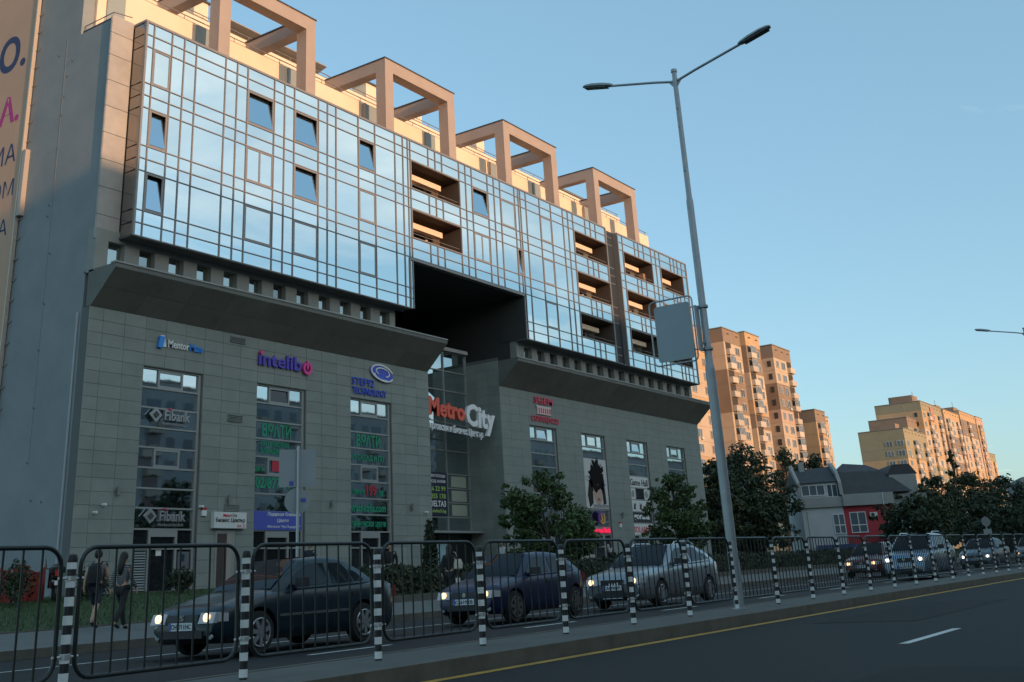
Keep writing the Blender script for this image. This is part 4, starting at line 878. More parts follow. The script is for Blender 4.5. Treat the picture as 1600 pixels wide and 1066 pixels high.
letters(S5, 'first_line', 'SGEM', 59.95, 11.86, -.04, sred, h=.45, wd=2.2, depth=.05, bold=.012); letters(S5, 'second_line', 'CONFERENCES', 59.5, 10.72, -.04, sred, h=.36, wd=3.3, depth=.04, bold=.005)
pris(S5, 'emblem', [(60.15, 11.2), (61.9, 11.2), (61.8, 11.3), (61.8, 11.58), (61.95, 11.74), (60.1, 11.74), (60.25, 11.58), (60.25, 11.3)], -.02, .06, M('emblem_pinkwhite', (.66, .5, .48), .5))
for i in range(6): x = 60.4 + i * .25; pris(S5, 'emblem_gap', [(x, 11.28), (x + .1, 11.28), (x + .1, 11.6), (x, 11.6)], -.081, .02, sred)
S6 = sgn('sign_box', 'white boxed entrance sign with red and black lettering over the brown door', (33.52, D, 3.93))
m_ = MB(); fbox(m_, 33.52, 35.37, -.22, -.002, 3.93, 4.6); m_.build('box', bwhite, S6)
letters(S6, 'name_red', 'Metro', 34.02, 4.40, -.225, sred, h=.13, wd=.42, depth=.01, bold=.02); letters(S6, 'name_black', 'City', 34.47, 4.38, -.225, bblack, h=.16, wd=.34, depth=.01); letters(S6, 'title', 'Бизнес Център', 33.62, 4.14, -.225, bblack, h=.22, wd=1.65, depth=.01, bold=.012); letters(S6, 'entrance', 'вх. 2', 34.85, 3.98, -.225, sred, h=.12, wd=.42, depth=.01)
S7 = sgn('shop_banner', 'blue gift shop banner with white script above the second bay door', (36.03, D, 3.9))
m_ = MB(); fbox(m_, 36.08, 39.1, .06, .1, 3.9, 4.72); m_.build('board', bblue, S7)
letters(S7, 'first_line', 'Подаръци Опаковки', 36.9, 4.48, .055, sw, h=.2, wd=2.1, depth=.01, shear=.2, bold=.01); letters(S7, 'second_line', 'Цветя', 37.5, 4.22, .055, sw, h=.18, wd=.75, depth=.01, shear=.2, bold=.01); letters(S7, 'third_line', 'Магазин "На Подарък"', 36.9, 3.97, .055, sw, h=.14, wd=2.1, depth=.01, shear=.15)
def film(name, label, x, z, texts):
    S = sgn(name, label, (x, D, z))
    for nm, body, xx, zz_, h, wd, mt in texts: letters(S, nm, body, xx, zz_, .17, mt, h=h, wd=wd, depth=.006, bold=.03)
film('window_lettering', 'green and red door advert lettering on the second window bay', 36.03, 5.5, [('line', 'ВРАТИ', 36.55, 8.06, .62, 1.9, sgreen), ('line', 'ИНТЕРИОРНИ', 36.5, 7.6, .26, 1.8, sgreen), ('line', 'БЛИНДИРАНИ', 36.5, 7.24, .3, 1.8, sgreen), ('phone', '02/877 51', 36.2, 5.72, .52, 2.2, sgreen), ('line', 'цени', 36.15, 6.42, .25, .6, sgreen)])
film('window_lettering', 'green and red door advert lettering on the third window bay', 42.5, 4.0, [('line', 'ВРАТИ', 43.1, 8.06, .62, 1.9, sgreen), ('line', 'НА СКЛАД И ПО', 42.65, 7.3, .36, 2.6, sgreen), ('line', 'интериорни', 42.65, 5.62, .3, 1.05, sgreen), ('price', '199', 43.85, 5.62, .55, .78, sfred), ('line', 'лв.', 44.8, 5.62, .3, .45, sgreen), ('web', 'vrati-sofia.com', 42.65, 4.84, .42, 2.7, sgreen), ('line', 'най-ниски цени', 42.65, 4.06, .42, 2.7, sgreen)])
S = sgn('red_sticker', 'red square sticker in the opening window of the second bay', (37.3, D, 6.5)); pris(S, 'sheet', [(37.2, 6.5), (37.95, 6.5), (37.95, 7.0), (37.2, 7.0)], .15, .008, sfred)
S8 = sgn('entrance_banner', 'navy letting banner with white and lime lettering inside the recessed entrance', (51.5, D + 2.5, 5.0))
m_ = MB(); fbox(m_, 50.7, 53.65, 2.44, 2.47, 5.0, 7.45); m_.build('board', navy, S8)
for body, z, h, wd, mt in (('ТЪРГОВСКИ ПЛОЩИ', 7.12, .2, 2.5, sw), ('ПОД НАЕМ', 6.82, .2, 1.5, sw), ('0888 26 22 99', 6.38, .28, 2.5, slime), ('0887 355 178', 5.95, .28, 2.4, slime), ('DELTA3', 5.5, .34, 1.5, sw), ('www.delta3.bg', 5.12, .24, 2.2, slime)): letters(S8, 'line', body, 53.5, z, 2.435, mt, h=h, wd=wd, depth=.01, bold=.02, align='r')
# film poster: pale ground, dark hair mass, face turned down
P_ = sgn('poster', 'tall white poster of a face under wild dark hair on the fifth bay', (65.75, D, 5.5))
m_ = MB(); fbox(m_, 65.77, 68.85, .06, .1, 5.55, 8.8); m_.build('sheet', M('poster_white', (.52, .53, .52), .6, noise=(2, .1)), P_)
g = random.Random(4); hair = []
for i in range(72):
    t = 2 * math.pi * i / 72; r = 1 + g.uniform(-.16, .18); r += .12 * math.sin(i * 2.7); hair.append((67.45 + 1.0 * r * math.cos(t), 7.55 + 1.15 * r * math.sin(t)))
pris(P_, 'hair', hair, .055, .004, M('poster_black', (.012, .010, .010), .8, spec=.1)); pris(P_, 'hair_lock', [(66.35, 7.3), (66.8, 7.4), (66.75, 5.9), (66.25, 5.6), (66.05, 6.4)], .055, .004, M('poster_brown', (.04, .028, .024), .8, spec=.1)); pris(P_, 'hair_lock', [(68.0, 7.3), (68.4, 7.1), (68.5, 5.9), (68.1, 5.8)], .055, .004, M('poster_brown', (.05, .035, .03)))
pris(P_, 'face', [(66.85, 7.0), (67.5, 7.15), (68.0, 6.7), (67.95, 6.1), (67.55, 5.75), (67.1, 5.95), (66.85, 6.4)], .05, .004, M('poster_skin', (.45, .30, .24), .6)); pris(P_, 'lips', ell(67.5, 6.15, .2, .08, 12), .045, .004, M('poster_lips', (.3, .05, .05), .6)); pris(P_, 'fringe', [(66.8, 7.05), (67.3, 7.2), (67.9, 6.9), (67.5, 6.75), (67.2, 6.55), (66.95, 6.7)], .045, .004, M('poster_black', (.015, .013, .013)))
for z in (7.55, 7.35): letters(P_, 'caption', 'ОТКРИЙ СЕБЕ СИ' if z > 7.4 else 'СЕГА', 65.9, z, .045, M('poster_grey', (.25, .25, .25), .6), h=.1, wd=.7 if z > 7.4 else .4, depth=.004)
pris(P_, 'caption_strip', [(66.7, 5.62), (68.8, 5.62), (68.8, 5.82), (66.7, 5.82)], .05, .004, M('poster_grey', (.25, .25, .25)))
S9 = sgn('letter_sign', 'red bank lettering under round purple and yellow emblem', (66.2, D, 4.0))
m_ = MB(); fbox(m_, 66.1, 68.7, .08, .12, 3.9, 4.4); m_.build('backing', stone, S9)
pris(S9, 'emblem', ell(67.45, 4.95, .46, .46, 26), -.02, .07, M('emblem_purple', (.12, .03, .22), .4)); arc(S9, 'emblem_curl', 67.5, 4.93, .34, .38, rad(200), rad(420), .09, -.095, .03, M('emblem_yellow', (.8, .45, .04), .4)); pris(S9, 'emblem_ray', [(67.3, 5.22), (67.42, 5.2), (67.55, 4.75), (67.45, 4.7)], -.095, .03, M('emblem_yellow', (.8, .45, .04))); pris(S9, 'emblem_ray', [(67.62, 5.1), (67.72, 5.02), (67.58, 4.68), (67.5, 4.72)], -.095, .03, smred)
letters(S9, 'word', 'Piraeus Bank', 66.25, 4.0, .04, M('letter_lit_red', (.7, .02, .08), .4, emit=(.9, .02, .1), estr=.35), h=.34, wd=2.35, depth=.1, bold=.012)
S10 = sgn('shop_boards', 'white and black game hall boards filling the sixth window bay', (72.1, D, 3.9))
for nm, z0, z1, mt in (('white_board', 7.16, 7.9, bwhite), ('white_board', 6.34, 7.08, bwhite), ('white_board', 5.52, 6.26, bwhite), ('black_board', 4.74, 5.44, bblack), ('red_board', 3.92, 4.66, bwhite)): m_ = MB(); fbox(m_, 72.18, 75.15, .12, .16, z0, z1); m_.build(nm, mt, S10)
letters(S10, 'line', 'Game Hall', 72.3, 7.28, .115, bblack, h=.46, wd=2.7, depth=.008, bold=.02); letters(S10, 'line', 'gorana', 72.4, 4.84, .115, sw, h=.44, wd=2.4, depth=.008, bold=.03); letters(S10, 'line', 'SOLARIUM', 72.3, 4.06, .115, sred, h=.42, wd=2.7, depth=.008, bold=.02)
m_ = MB(); fbox(m_, 73.1, 74.2, .105, .118, 6.38, 7.04); m_.build('window', glass_dk, S10)
for x in (72.35, 74.4): pris(S10, 'pictogram', ell(x + .25, 6.7, .22, .26, 14), .115, .006, M('poster_grey', (.25, .25, .25)))
for x in (72.5, 73.4, 74.4): pris(S10, 'pictogram', [(x, 5.62), (x + .35, 5.66), (x + .3, 5.8), (x + .42, 6.1), (x + .18, 5.95), (x + .1, 6.12)], .115, .006, bblack)
# billboard on the side wall
BB = thing('billboard', 'tall orange beige banner with blue and magenta letters on side wall', 'billboard', (27, D + 6, 8))
m_ = MB(); m_.box(26.62, 26.66, D + 5.95, D + 16, 8.5, 34); m_.build('canvas', M('banner_orange', (.50, .33, .23), .8, noise=(.4, .06)), BB)
m_ = MB(); m_.box(26.56, 26.74, D + 5.86, D + 5.945, 8.4, 34.1); m_.build('edge_tube', M('banner_frame', (.45, .40, .34), .5, metal=.3), BB)
for i in range(26): z = 9 + i * .95; m_ = MB(); m_.tube([(26.79, D + 5.6, z + .1), (26.74, D + 5.75, z), (26.7, D + 5.9, z)], .025, 5); m_.build('clamp', railm, BB)
m_ = MB(); m_.box(26.55, 26.785, D + 5.55, D + 5.8, 17.7, 20.9); m_.build('cable_tray', M('tray_grey', (.36, .33, .30), .6), BB)
bbl = M('banner_ink_blue', (.03, .05, .13), .8); bmg = M('banner_ink_magenta', (.42, .04, .22), .8)
def bt(nm, body, y, z, h, mt, bold=.03, shear=0):
    mb = MB(); put_text(mb, body, (26.619, D + y, z), (0, -1, 0), UZ, (-1, 0, 0), h=h, depth=.004, bold=bold, align='r', shear=shear); mb.build(nm, mt, BB)
bt('big_letters', 'НОВО.', 6.5, 25.55, 1.95, bbl); bt('big_letters', 'ЦЕНА.', 6.55, 22.4, 1.75, bmg); bt('small_letters', 'СЕРИА', 6.45, 20.55, 1.0, bbl, 0); bt('small_letters', 'ДОМ', 6.35, 18.7, 1.0, bbl, 0); bt('small_letters', 'ЗА ВАС ВСЕКИ ДЕН А', 6.5, 16.8, 1.0, bbl, 0)
# ------------------------------------------------------------------ fence on the median
YF, PS, P0 = 9.12, 2.11, 6.44
postp = {}
def fence_post(x):
    z = .165 + slope(x); T = thing('fence_post', 'black and white striped steel post on the median kerb', 'post', (x, YF, z), 'striped posts along the median')
    if not postp:
        def lz(r, a, b, rt=None): return MB().lathe([(r, a), (r, b)], n=14)
        m_ = MB(); m_.lathe([(.042, 0), (.042, 1.19)], n=14); postp['tube'] = m_.mesh('tube', black, 40)
        m_ = MB(); m_.lathe([(.045, 1.17), (.047, 1.2), (.04, 1.235), (.02, 1.245)], n=14); postp['cap'] = m_.mesh('cap', black, 40)
        m_ = MB(); m_.lathe([(.0435, 0), (.0435, .078)], n=14); postp['band'] = m_.mesh('white_band', wht, 40)
        m_ = MB(); m_.tube([(-.13, 0, 0), (.13, 0, 0)], .013, 8); m_.lathe([(.05, -.02), (.05, .02)], n=12); postp['clamp'] = m_.mesh('clamp', M('clamp_steel', (.5, .5, .5), .4, metal=.6), 40)
    for nm, zs_ in (('tube', [0]), ('cap', [0]), ('band', [.02 + .156 * k + (.0) for k in range(8)]), ('clamp', [.385, 1.035])):
        for q in zs_: o = bpy.data.objects.new({'band': 'white_band'}.get(nm, nm), postp[nm]); COL.objects.link(o); o.parent = T; o.location = (0, 0, q)
panelp = {}
def fence_panel(x):
    z = .165 + slope(x); T = thing('guard_rail', 'dark tubular guard rail with rounded corners and upright bars on the median', 'guard rail', (x, YF, z), 'guard rails along the median'); T.rotation_euler = (0, -.009, 0)
    if not panelp:
        hw, z0, z1, r = .955, .2, 1.30, .17; pts = []
        for cx_, cz_, a in ((hw - r, z1 - r, 0), (-hw + r, z1 - r, 90), (-hw + r, z0 + r, 180), (hw - r, z0 + r, 270)):
            for k in range(6): t = rad(a + 18 * k); pts.append((cx_ + r * math.cos(t), 0, cz_ + r * math.sin(t)))
        panelp['frame'] = MB().tube(pts, .021, 8, closed=True).mesh('frame', fencem, 50)
        panelp['bar'] = MB().tube([(0, 0, z0), (0, 0, z1)], .0105, 6).mesh('bar', fencem, 60)
    o = bpy.data.objects.new('frame', panelp['frame']); COL.objects.link(o); o.parent = T
    for k in range(9): o = bpy.data.objects.new('bar', panelp['bar']); COL.objects.link(o); o.parent = T; o.location = ((k - 4) * .19, 0, 0)
for k in range(-2, 25):
    fence_post(P0 + PS * k); fence_panel(P0 + PS * (k + .5))
for k in range(25, 33): fence_post(P0 + PS * k); fence_panel(P0 + PS * (k + .5))
# ------------------------------------------------------------------ lamp posts
def lamp(x, label, arms):
    z = .165 + slope(x); T = thing('street_lamp', label, 'street lamp', (x, YF, z), 'double arm lamps on the median')
    m_ = MB(); m_.lathe([(.14, 0), (.14, .02), (.10, .03), (.10, 4.6), (.098, 4.65), (.078, 4.75), (.075, 8.3), (.06, 8.4), (.055, 11.42), (.07, 11.43), (.07, 11.5)], n=16); m_.build('pole', steel, T, local=True, smooth=35)
    for s in arms:
        m_ = MB(); m_.tube([(0, s * .03, 11.2), (0, s * .5, 11.33), (0, s * 1.72, 11.62)], .03, 8); m_.prism([(0, 11.0), (s * .18, 11.24), (0, 11.26)], (-.006, 0, 0), (0, 1, 0), UZ, UX, .012); a_ = m_.build('arm', steel, T, local=True, smooth=50)
        # luminaire: shallow tapering shell
        hd = MB(); u = Vector((0, s * .972, .235)).normalized(); n = Vector((0, -s * .235, .972)).normalized(); o_ = Vector((0, s * 1.6, 11.60))
        prof = [(0, .05, .045), (.07, .085, .065), (.27, .115, .085), (.55, .125, .085), (.72, .10, .065), (.79, .05, .04)]; K = 12; vs_ = []
        for t, w_, h_ in prof:
            for j in range(K): a = 2 * math.pi * j / K; vs_.append(o_ + u * t + Vector((1, 0, 0)) * (w_ * math.cos(a)) + n * (h_ * math.sin(a) if math.sin(a) > 0 else h_ * .35 * math.sin(a)))
        fs = [(i * K + j, i * K + (j + 1) % K, (i + 1) * K + (j + 1) % K, (i + 1) * K + j) for i in range(len(prof) - 1) for j in range(K)] + [list(range(K))[::-1], list(range((len(prof) - 1) * K, len(prof) * K))]
        hd.add(vs_, fs); hdo = hd.build('luminaire', steel, T, local=True, smooth=50)
        m_ = MB(); m_.obox(o_ + u * .43 - n * .034, u * .30, (.09, 0, 0), n * .01); m_.build('diffuser', M('lamp_diffuser', (.07, .075, .08), .25), hdo, local=True)
    for q in (10.5, 10.05, 9.0): m_ = MB(); m_.tube([(-.12, 0, q), (.12, 0, q + .02)], .012, 5); m_.build('banner_lug', steel, T, local=True)
    m_ = MB(); m_.box(-.05, .05, -.104, -.09, .5, .9); m_.build('hatch', M('hatch_grey', (.28, .3, .31), .5, metal=.4), T, local=True)
    return T
lamp(21.28, 'tall galvanised double arm street lamp carrying a blank rectangular sign', (1, -1)); lamp(62.4, 'farther galvanised double arm street lamp beyond the sign-bearing one', (1, -1)); 
TS = thing('road_sign', 'blank grey back of a rectangular road sign with tube frame on lamp post', 'road sign', (21.1, 9.7, 5.2))
pts = []; y0, y1, z0, z1, r = 9.27, 10.27, 5.17, 6.55, .1
for cy_, cz_, a in ((y1 - r, z1 - r, 0), (y0 + r, z1 - r, 90), (y0 + r, z0 + r, 180), (y1 - r, z0 + r, 270)):
    for k in range(4): t = rad(a + 30 * k); pts.append((21.1, cy_ + r * math.cos(t), cz_ + r * math.sin(t)))
MB().tube(pts, .018, 8, closed=True).build('tube_frame', steel, TS, smooth=50)
pts2 = []
for cy_, cz_, a in ((y1 - r - .05, z1 - r - .07, 0), (y0 + r + .04, z1 - r - .07, 90), (y0 + r + .04, z0 + r + .03, 180), (y1 - r - .05, z0 + r + .03, 270)):
    for k in range(4): t = rad(a + 30 * k); pts2.append((cy_ + .06 * math.cos(t), cz_ + .06 * math.sin(t)))
m_ = MB(); m_.prism(pts2, (21.12, 0, 0), (0, 1, 0), UZ, UX, .012); m_.build('plate', grr, TS)
for z in (5.4, 6.3): m_ = MB(); m_.lathe([(.115, z - .025), (.115, z + .025)], (21.28, YF, 0), 14); m_.tube([(21.16, YF + .05, z), (21.11, y0 + .05, z)], .015, 6); m_.build('clamp', steel, TS)
BX = thing('side_sign', 'narrow grey sign plate strapped edge-on to the lamp post', 'road sign', (21.4, 9.15, 5.4)); m_ = MB(); m_.box(21.0, 21.165, 9.16, 9.2, 5.35, 6.3); m_.build('plate', grr, BX); m_ = MB(); m_.box(21.17, 21.2, 9.1, 9.22, 5.5, 5.54); m_.build('strap', steel, BX)
# traffic sign pole on the far pavement
TP = thing('traffic_sign', 'back of rectangular and round traffic signs on grey pole before the second bay', 'road sign', (20.2, 19.8, gz(20.2, 19.8)))
m_ = MB(); m_.tube([(20.2, 19.8, gz(20.2, 19.8) - .2), (20.2, 19.8, 4.5)], .035, 10); m_.build('pole', M('sign_pole', (.45, .47, .47), .4, metal=.4), TP, smooth=40)
u = Vector((.80, -.60, .0)); n_ = Vector((.60, .80, 0)); c_ = Vector((20.24, 19.86, 3.98))
m_ = MB(); m_.obox(c_, u * .45, n_ * .012, Vector((0, 0, .45))); pl = m_.build('rectangular_plate', grr, TP)
m_ = MB(); m_.obox(c_ - u * .15 - n_ * .02 + Vector((0, 0, -.36)), u * .05, n_ * .004, Vector((0, 0, .05))); m_.build('sticker', bblue, pl)
m_ = MB(); m_.prism(ell(0, 0, .31, .31, 26), (20.24, 19.86, 3.2), u, UZ, n_, .02); pl2 = m_.build('round_plate', grr, TP)
m_ = MB(); m_.obox(Vector((20.24, 19.86, 3.2)) + u * .15 - n_ * .012 + Vector((0, 0, .02)), u * .06, n_ * .004, Vector((0, 0, .04))); m_.build('sticker', bblue, pl2)
# round sign and kiosk far right
RS = thing('round_road_sign', 'back of a round road sign with square plate before dark trees', 'road sign', (106.6, 22, gz(106.6, 22))); m_ = MB(); m_.tube([(106.6, 22, 1), (106.6, 22, 4.6)], .05, 8); m_.build('pole', steel, RS)
uu = Vector((.61, -.79, 0)); nn = Vector((-.79, -.61, 0)); m_ = MB(); m_.prism(ell(0, 0, .4, .4, 22), (106.55, 21.95, 4.15), uu, UZ, nn, .03); m_.build('round_plate', M('far_sign_grey', (.17, .19, .19), .5), RS); m_ = MB(); m_.obox((106.55, 21.95, 3.35), uu * .36, nn * .015, Vector((0, 0, .2))); m_.build('square_plate', M('far_sign_white', (.24, .26, .26), .5), RS)
KI = thing('kiosk', 'small kiosk with flat green roof among the trees', 'kiosk', (124, 33, 2.3)); m_ = MB(); m_.obox((125.3, 33.2, 4.1), uu * 3.2, nn * 1.4, Vector((0, 0, .12))); m_.build('roof', M('kiosk_green', (.08, .26, .2), .6), KI); m_ = MB(); m_.obox((125.3, 33.2, 3.0), uu * 2.6, nn * 1.0, Vector((0, 0, .97))); m_.build('wall', M('kiosk_wall', (.12, .12, .11), .8), KI); m_ = MB(); m_.tube([(123.4, 33.0, 2.2), (123.2, 32.8, 5.3)], .09, 6); m_.build('post', wht, KI)
BF = tag(MB().obox((121.6, 39.0, 2.6), Vector((.61, -.79, 0)) * 3.4, Vector((.79, .61, 0)) * .05, Vector((0, 0, .75))).build('blue_hoarding', M('hoarding_blue', (.03, .06, .16), .7)), 'blue sheet fence at the foot of the white house', 'fence')
# utility cabinets behind the hedge, red netting, scooter
UC = thing('utility_cabinet', 'cream metal utility cabinets in a row before the poster bay', 'cabinet', (50, 30, 1.1))
for x in (50.0, 50.8, 51.6): m_ = MB(); m_.box(x, x + .78, 30, 30.4, gz(x, 30), 2.3); c_ = m_.build('cabinet_door', M('cabinet_cream', (.42, .41, .35), .6), UC); m_ = MB(); m_.box(x + .66, x + .7, 29.985, 29.999, 1.7, 1.85); m_.build('handle', black, c_)
RNm = M('red_netting', (.28, .035, .03), .8, noise=(3, .3)); mb = MB(); n = 40
for i in range(n + 1):
    x = 20.6 + 3.0 * i / n; y = 34.8 + .15 * math.sin(i * .8); z = gz(x, y); h = 1.05 + .12 * math.sin(i * .5) + .05 * math.sin(i * 1.9); mb.v += [(x, y, z), (x, y + .06 * math.sin(i * 1.3), z + h * .5), (x, y, z + h), (x, y + .03, z), (x, y + .03 + .06 * math.sin(i * 1.3), z + h * .5), (x, y + .03, z + h)]
for i in range(n):
    a, b = 6 * i, 6 * i + 6
    for p, q in ((0, 1), (1, 2), (4, 3), (5, 4), (2, 5), (3, 0)): mb.f.append([a + p, a + q, b + q, b + p]); mb.m.append(0)
NT = thing('netting', 'sagging red safety netting at the foot of the blank wall', 'netting', (20.6, 34.8, 1.2)); mb.build('mesh', RNm, NT)
for x in (20.6, 22.1, 23.6): MB().tube([(x, 34.86, gz(x, 34.8) - .2), (x, 34.86, gz(x, 34.8) + 1.15)], .025, 6).build('stake', railm, NT)
SC = thing('scooter', 'dark scooter seen from behind with red tail lamp and white plate', 'scooter', (23.5, 34.1, gz(23.5, 34.1)), rz=rad(60))
blk = M('scooter_black', (.02, .02, .022), .3, coat=.5)
def sp_(nm, mb, mt, **k): return mb.build(nm, mt, SC, local=True, **k)
sp_('body', MB().lathe([(.08, -.55), (.17, -.4), (.2, 0), (.15, .45), (.06, .6)], (0, 0, .55), 12, ax='x'), blk, smooth=50); sp_('seat', MB().box(-.5, .25, -.14, .14, .72, .84), black); sp_('top_case', MB().lathe([(.1, .84), (.24, .88), (.25, 1.05), (.14, 1.15)], (-.55, 0, 0), 14), blk, smooth=50)
for x in (-.6, .65): sp_('wheel', MB().lathe([(.12, -.06), (.24, -.06), (.26, 0), (.24, .06), (.12, .06)], (x, 0, .24), 16, ax='y'), black, smooth=40)
sp_('tail_lamp', MB().box(-.82, -.76, -.1, .1, .78, .96), M('tail_red', (.5, .02, .03), .3, coat=.5)); sp_('number_plate', MB().box(-.84, -.82, -.1, .1, .5, .64), wht); sp_('leg_shield', MB().obox((.5, 0, .75), (.03, 0, .0), (0, .2, 0), (-.12, 0, .32)), blk); sp_('handlebar', MB().tube([(.38, -.32, 1.05), (.42, 0, 1.02), (.38, .32, 1.05)], .018, 6), black); sp_('mirror', MB().tube([(.38, .28, 1.05), (.36, .34, 1.35)], .012, 6), black)
# ------------------------------------------------------------------ cars
tyre = M('tyre', (.015, .015, .015), .85); rimm = M('rim_alloy', (.42, .43, .44), .35, metal=.8); rimd = M('rim_steel_dull', (.10, .09, .085), .6, metal=.4); carglass = M('car_glass', (.010, .013, .016), .04, spec=.35); plast = M('car_plastic', (.02, .02, .022), .55); chrome = M('chrome', (.6, .6, .6), .15, metal=1); platem = M('number_plate', (.62, .63, .64), .5); hlon = M('headlamp_lit', (.8, .75, .6), .2, emit=(1, .55, .2), estr=1.8); hlw = M('headlamp_white', (.8, .8, .85), .2, emit=(1, .85, .7), estr=3); hlo = M('headlamp_glass', (.38, .39, .40), .12, coat=1); tailm = M('tail_lamp', (.25, .01, .012), .25, coat=.6); indm = M('indicator', (.5, .18, .02), .3)
def interp(tab, x):
    for (a, b), (c, d) in zip(tab, tab[1:]):
        if a <= x <= c: t = (x - a) / (c - a); t2 = t * t * (3 - 2 * t); return b + (d - b) * (t * .6 + t2 * .4)
    return tab[0][1] if x < tab[0][0] else tab[-1][1]
def car(label, x, y, paint, Ln, Wd, Ht, wbs, fo, top, green, rim, plate, lights='warm', name='car', cat='car', cladding=None, group='cars queuing on the far carriageway', rails=False, grille=1, moulding=False, emblem=None, far=False):
    """top: hood/belt/boot line (x from front, z); green: x of windscreen base, roof front, roof rear, rear window base. x,y = world position of front centre; car points to -X."""
    z = gz(x + Ln / 2, y); T = thing(name, label, cat, (x, y, z), group, rz=0); T.rotation_euler = (0, -.009, 0)
    hw = Wd / 2; rw = .315; WX = [fo, fo + wbs]; ra = rw + .055
    def arch(q):
        for wx in WX:
            if abs(q - wx) < ra: return rw + math.sqrt(ra * ra - (q - wx) ** 2)
        return 0
    st = sorted(set([0, .04, .12, .22] + [i * .09 for i in range(int(Ln / .09) + 1) if .25 < i * .09 < Ln - .25] + [Ln - .22, Ln - .12, Ln - .04, Ln] + [w_ + s * ra * f_ for w_ in WX for s in (-1, 1) for f_ in (1.0, .985, .93, .8)]))
    mb = MB(); K = 0; rows = []
    for q in st:
        zt = interp(top, q); e = min(q, Ln - q); pw = hw * (1 - .16 * max(0, 1 - e / .55) ** 2.2); zb = .20 + .10 * max(0, 1 - e / .25) ** 1.5; cl = arch(q)
        endf = max(0, 1 - e / .1)
        ht = zt - zb
        half = [(0, zt + .03), (.55 * pw, zt + .022), (.86 * pw, zt - .005), (.965 * pw, zt - .05), (.995 * pw, zt - .13), (pw, zb + .62 * ht), (pw * 1.0, zb + .45 * ht), (.99 * pw, zb + .25 * ht), (.965 * pw, zb + .06), (.9 * pw, zb), (0, zb)]
        half = [(a, max(b, min(cl, zt - .06)) if a > .0 else b) for a, b in half]
        half[-1] = (0, max(zb, .0) if cl == 0 else min(cl, zt - .06))
        if endf > 0:
            zc = zb + .5 * ht; half = [(a * (1 - .05 * endf), zc + (b - zc) * (1 - .22 * endf)) for a, b in half]
        ring = [(q, a, b) for a, b in half] + [(q, -a, b) for a, b in half[-2:0:-1]]
        rows.append(ring)
    n = len(rows[0])
    vs_ = [v for r in rows for v in r]; fs = [(i * n + j, i * n + (j + 1) % n, (i + 1) * n + (j + 1) % n, (i + 1) * n + j) for i in range(len(rows) - 1) for j in range(n)] + [list(range(n)), list(range((len(rows) - 1) * n, len(rows) * n))[::-1]]
    mb.add(vs_, fs)
    # lower cladding colour on the sills
    for i, f in enumerate(mb.f):
        zc = sum(mb.v[k][2] for k in f) / len(f)
        if zc < (.47 if cladding else .24): mb.m[i] = 1
    body = mb.build('body', [paint, cladding or plast], T, local=True, smooth=38)
    MB().box(.25, Ln - .25, -hw * .74, hw * .74, .22, .6).build('underbody_light_block', plast, T, local=True)  # dark box added to block light through the wheel arches
    # greenhouse
    w0, r0, r1, w1 = green; gb = MB(); rings = []; rwid = hw * .72; bz = lambda q: interp(top, q) - .02
    for q in sorted(set([w0, w0 + (r0 - w0) * .5, r0 - .06, r0 + .1, (r0 + r1) / 2, r1 - .1, r1 + .06, r1 + (w1 - r1) * .5, w1])):
        if q < r0: t = (q - w0) / (r0 - w0); zr = bz(q) + (Ht - .03 - bz(w0)) * t ** .93 + .0
        elif q > r1: t = (w1 - q) / (w1 - r1); zr = bz(q) + (Ht - .03 - bz(w1)) * t ** .8
        else: t = 1; zr = Ht - .03 + .03 * math.sin(math.pi * (q - r0) / (r1 - r0))
        zr = min(zr, Ht); bw = hw * (.925 if 0 < t < .99 or t == 1 else .86); tw = rwid * (.97 if t == 1 else 1) * (1 if t > .5 else 1.08)
        b0 = bz(q); f_ = min(1, max(0, (zr - b0) / (Ht - b0))); top_w = bw + (rwid - bw) * f_
        half = [(0, zr), (top_w * .7, zr - .01 * f_), (top_w * .93, zr - .035 * f_), (top_w, zr - .08 * f_), (bw, b0)]
        rings.append([(q, a, b) for a, b in half] + [(q, -a, b) for a, b in half[::-1][:-1]])
    n = len(rings[0]); gb.add([v for r in rings for v in r], [(i * n + j, i * n + j + 1, (i + 1) * n + j + 1, (i + 1) * n + j) for i in range(len(rings) - 1) for j in range(n - 1)])
    gb.build('roof', paint, T, local=True, smooth=40)
    def side_pt(q, f_, s, off=.008):
        b0 = bz(q); zt = Ht - .1; zz_ = b0 + .03 + (zt - b0 - .03) * f_; ff = (zz_ - b0) / (Ht - .08 - b0); return (q, s * (hw * .925 + (rwid - hw * .925) * ff + off), zz_)
    def glass_quad(nm, pts, par=T): m_ = MB(); m_.add(pts, [list(range(len(pts)))]); return m_.build(nm, carglass, par, local=True)
    xm = r0 + (r1 - r0) * .52; A = r0 - w0; Cc = w1 - r1
    for s in (-1, 1):
        glass_quad('front_window', [side_pt(w0 + A * .42, .02, s), side_pt(xm - .05, .02, s), side_pt(xm - .05, .93, s), side_pt(r0 + .12, .93, s), side_pt(w0 + A * .78, .62, s)])
        glass_quad('rear_window', [side_pt(xm + .06, .02, s), side_pt(r1 + Cc * .12, .02, s), side_pt(r1 + .0, .6, s), side_pt(r1 - .12, .92, s), side_pt(xm + .06, .93, s)])
        glass_quad('quarter_window', [side_pt(r1 + Cc * .2, .03, s), side_pt(r1 + Cc * .55, .05, s), side_pt(r1 + Cc * .3, .45, s), side_pt(r1 + Cc * .06, .62, s)])
        m_ = MB(); yy = s * (hw + .09); bzz = bz(w0 + A * .6) + .09; m_.obox((w0 + A * .62, yy, bzz), (.06, 0, 0), (0, .1, 0), (0, 0, .07)); m_.obox((w0 + A * .64, s * (hw - .03), bzz - .05), (.03, 0, 0), (0, .06, 0), (0, 0, .02)); m_.build('mirror', plast, T, local=True)
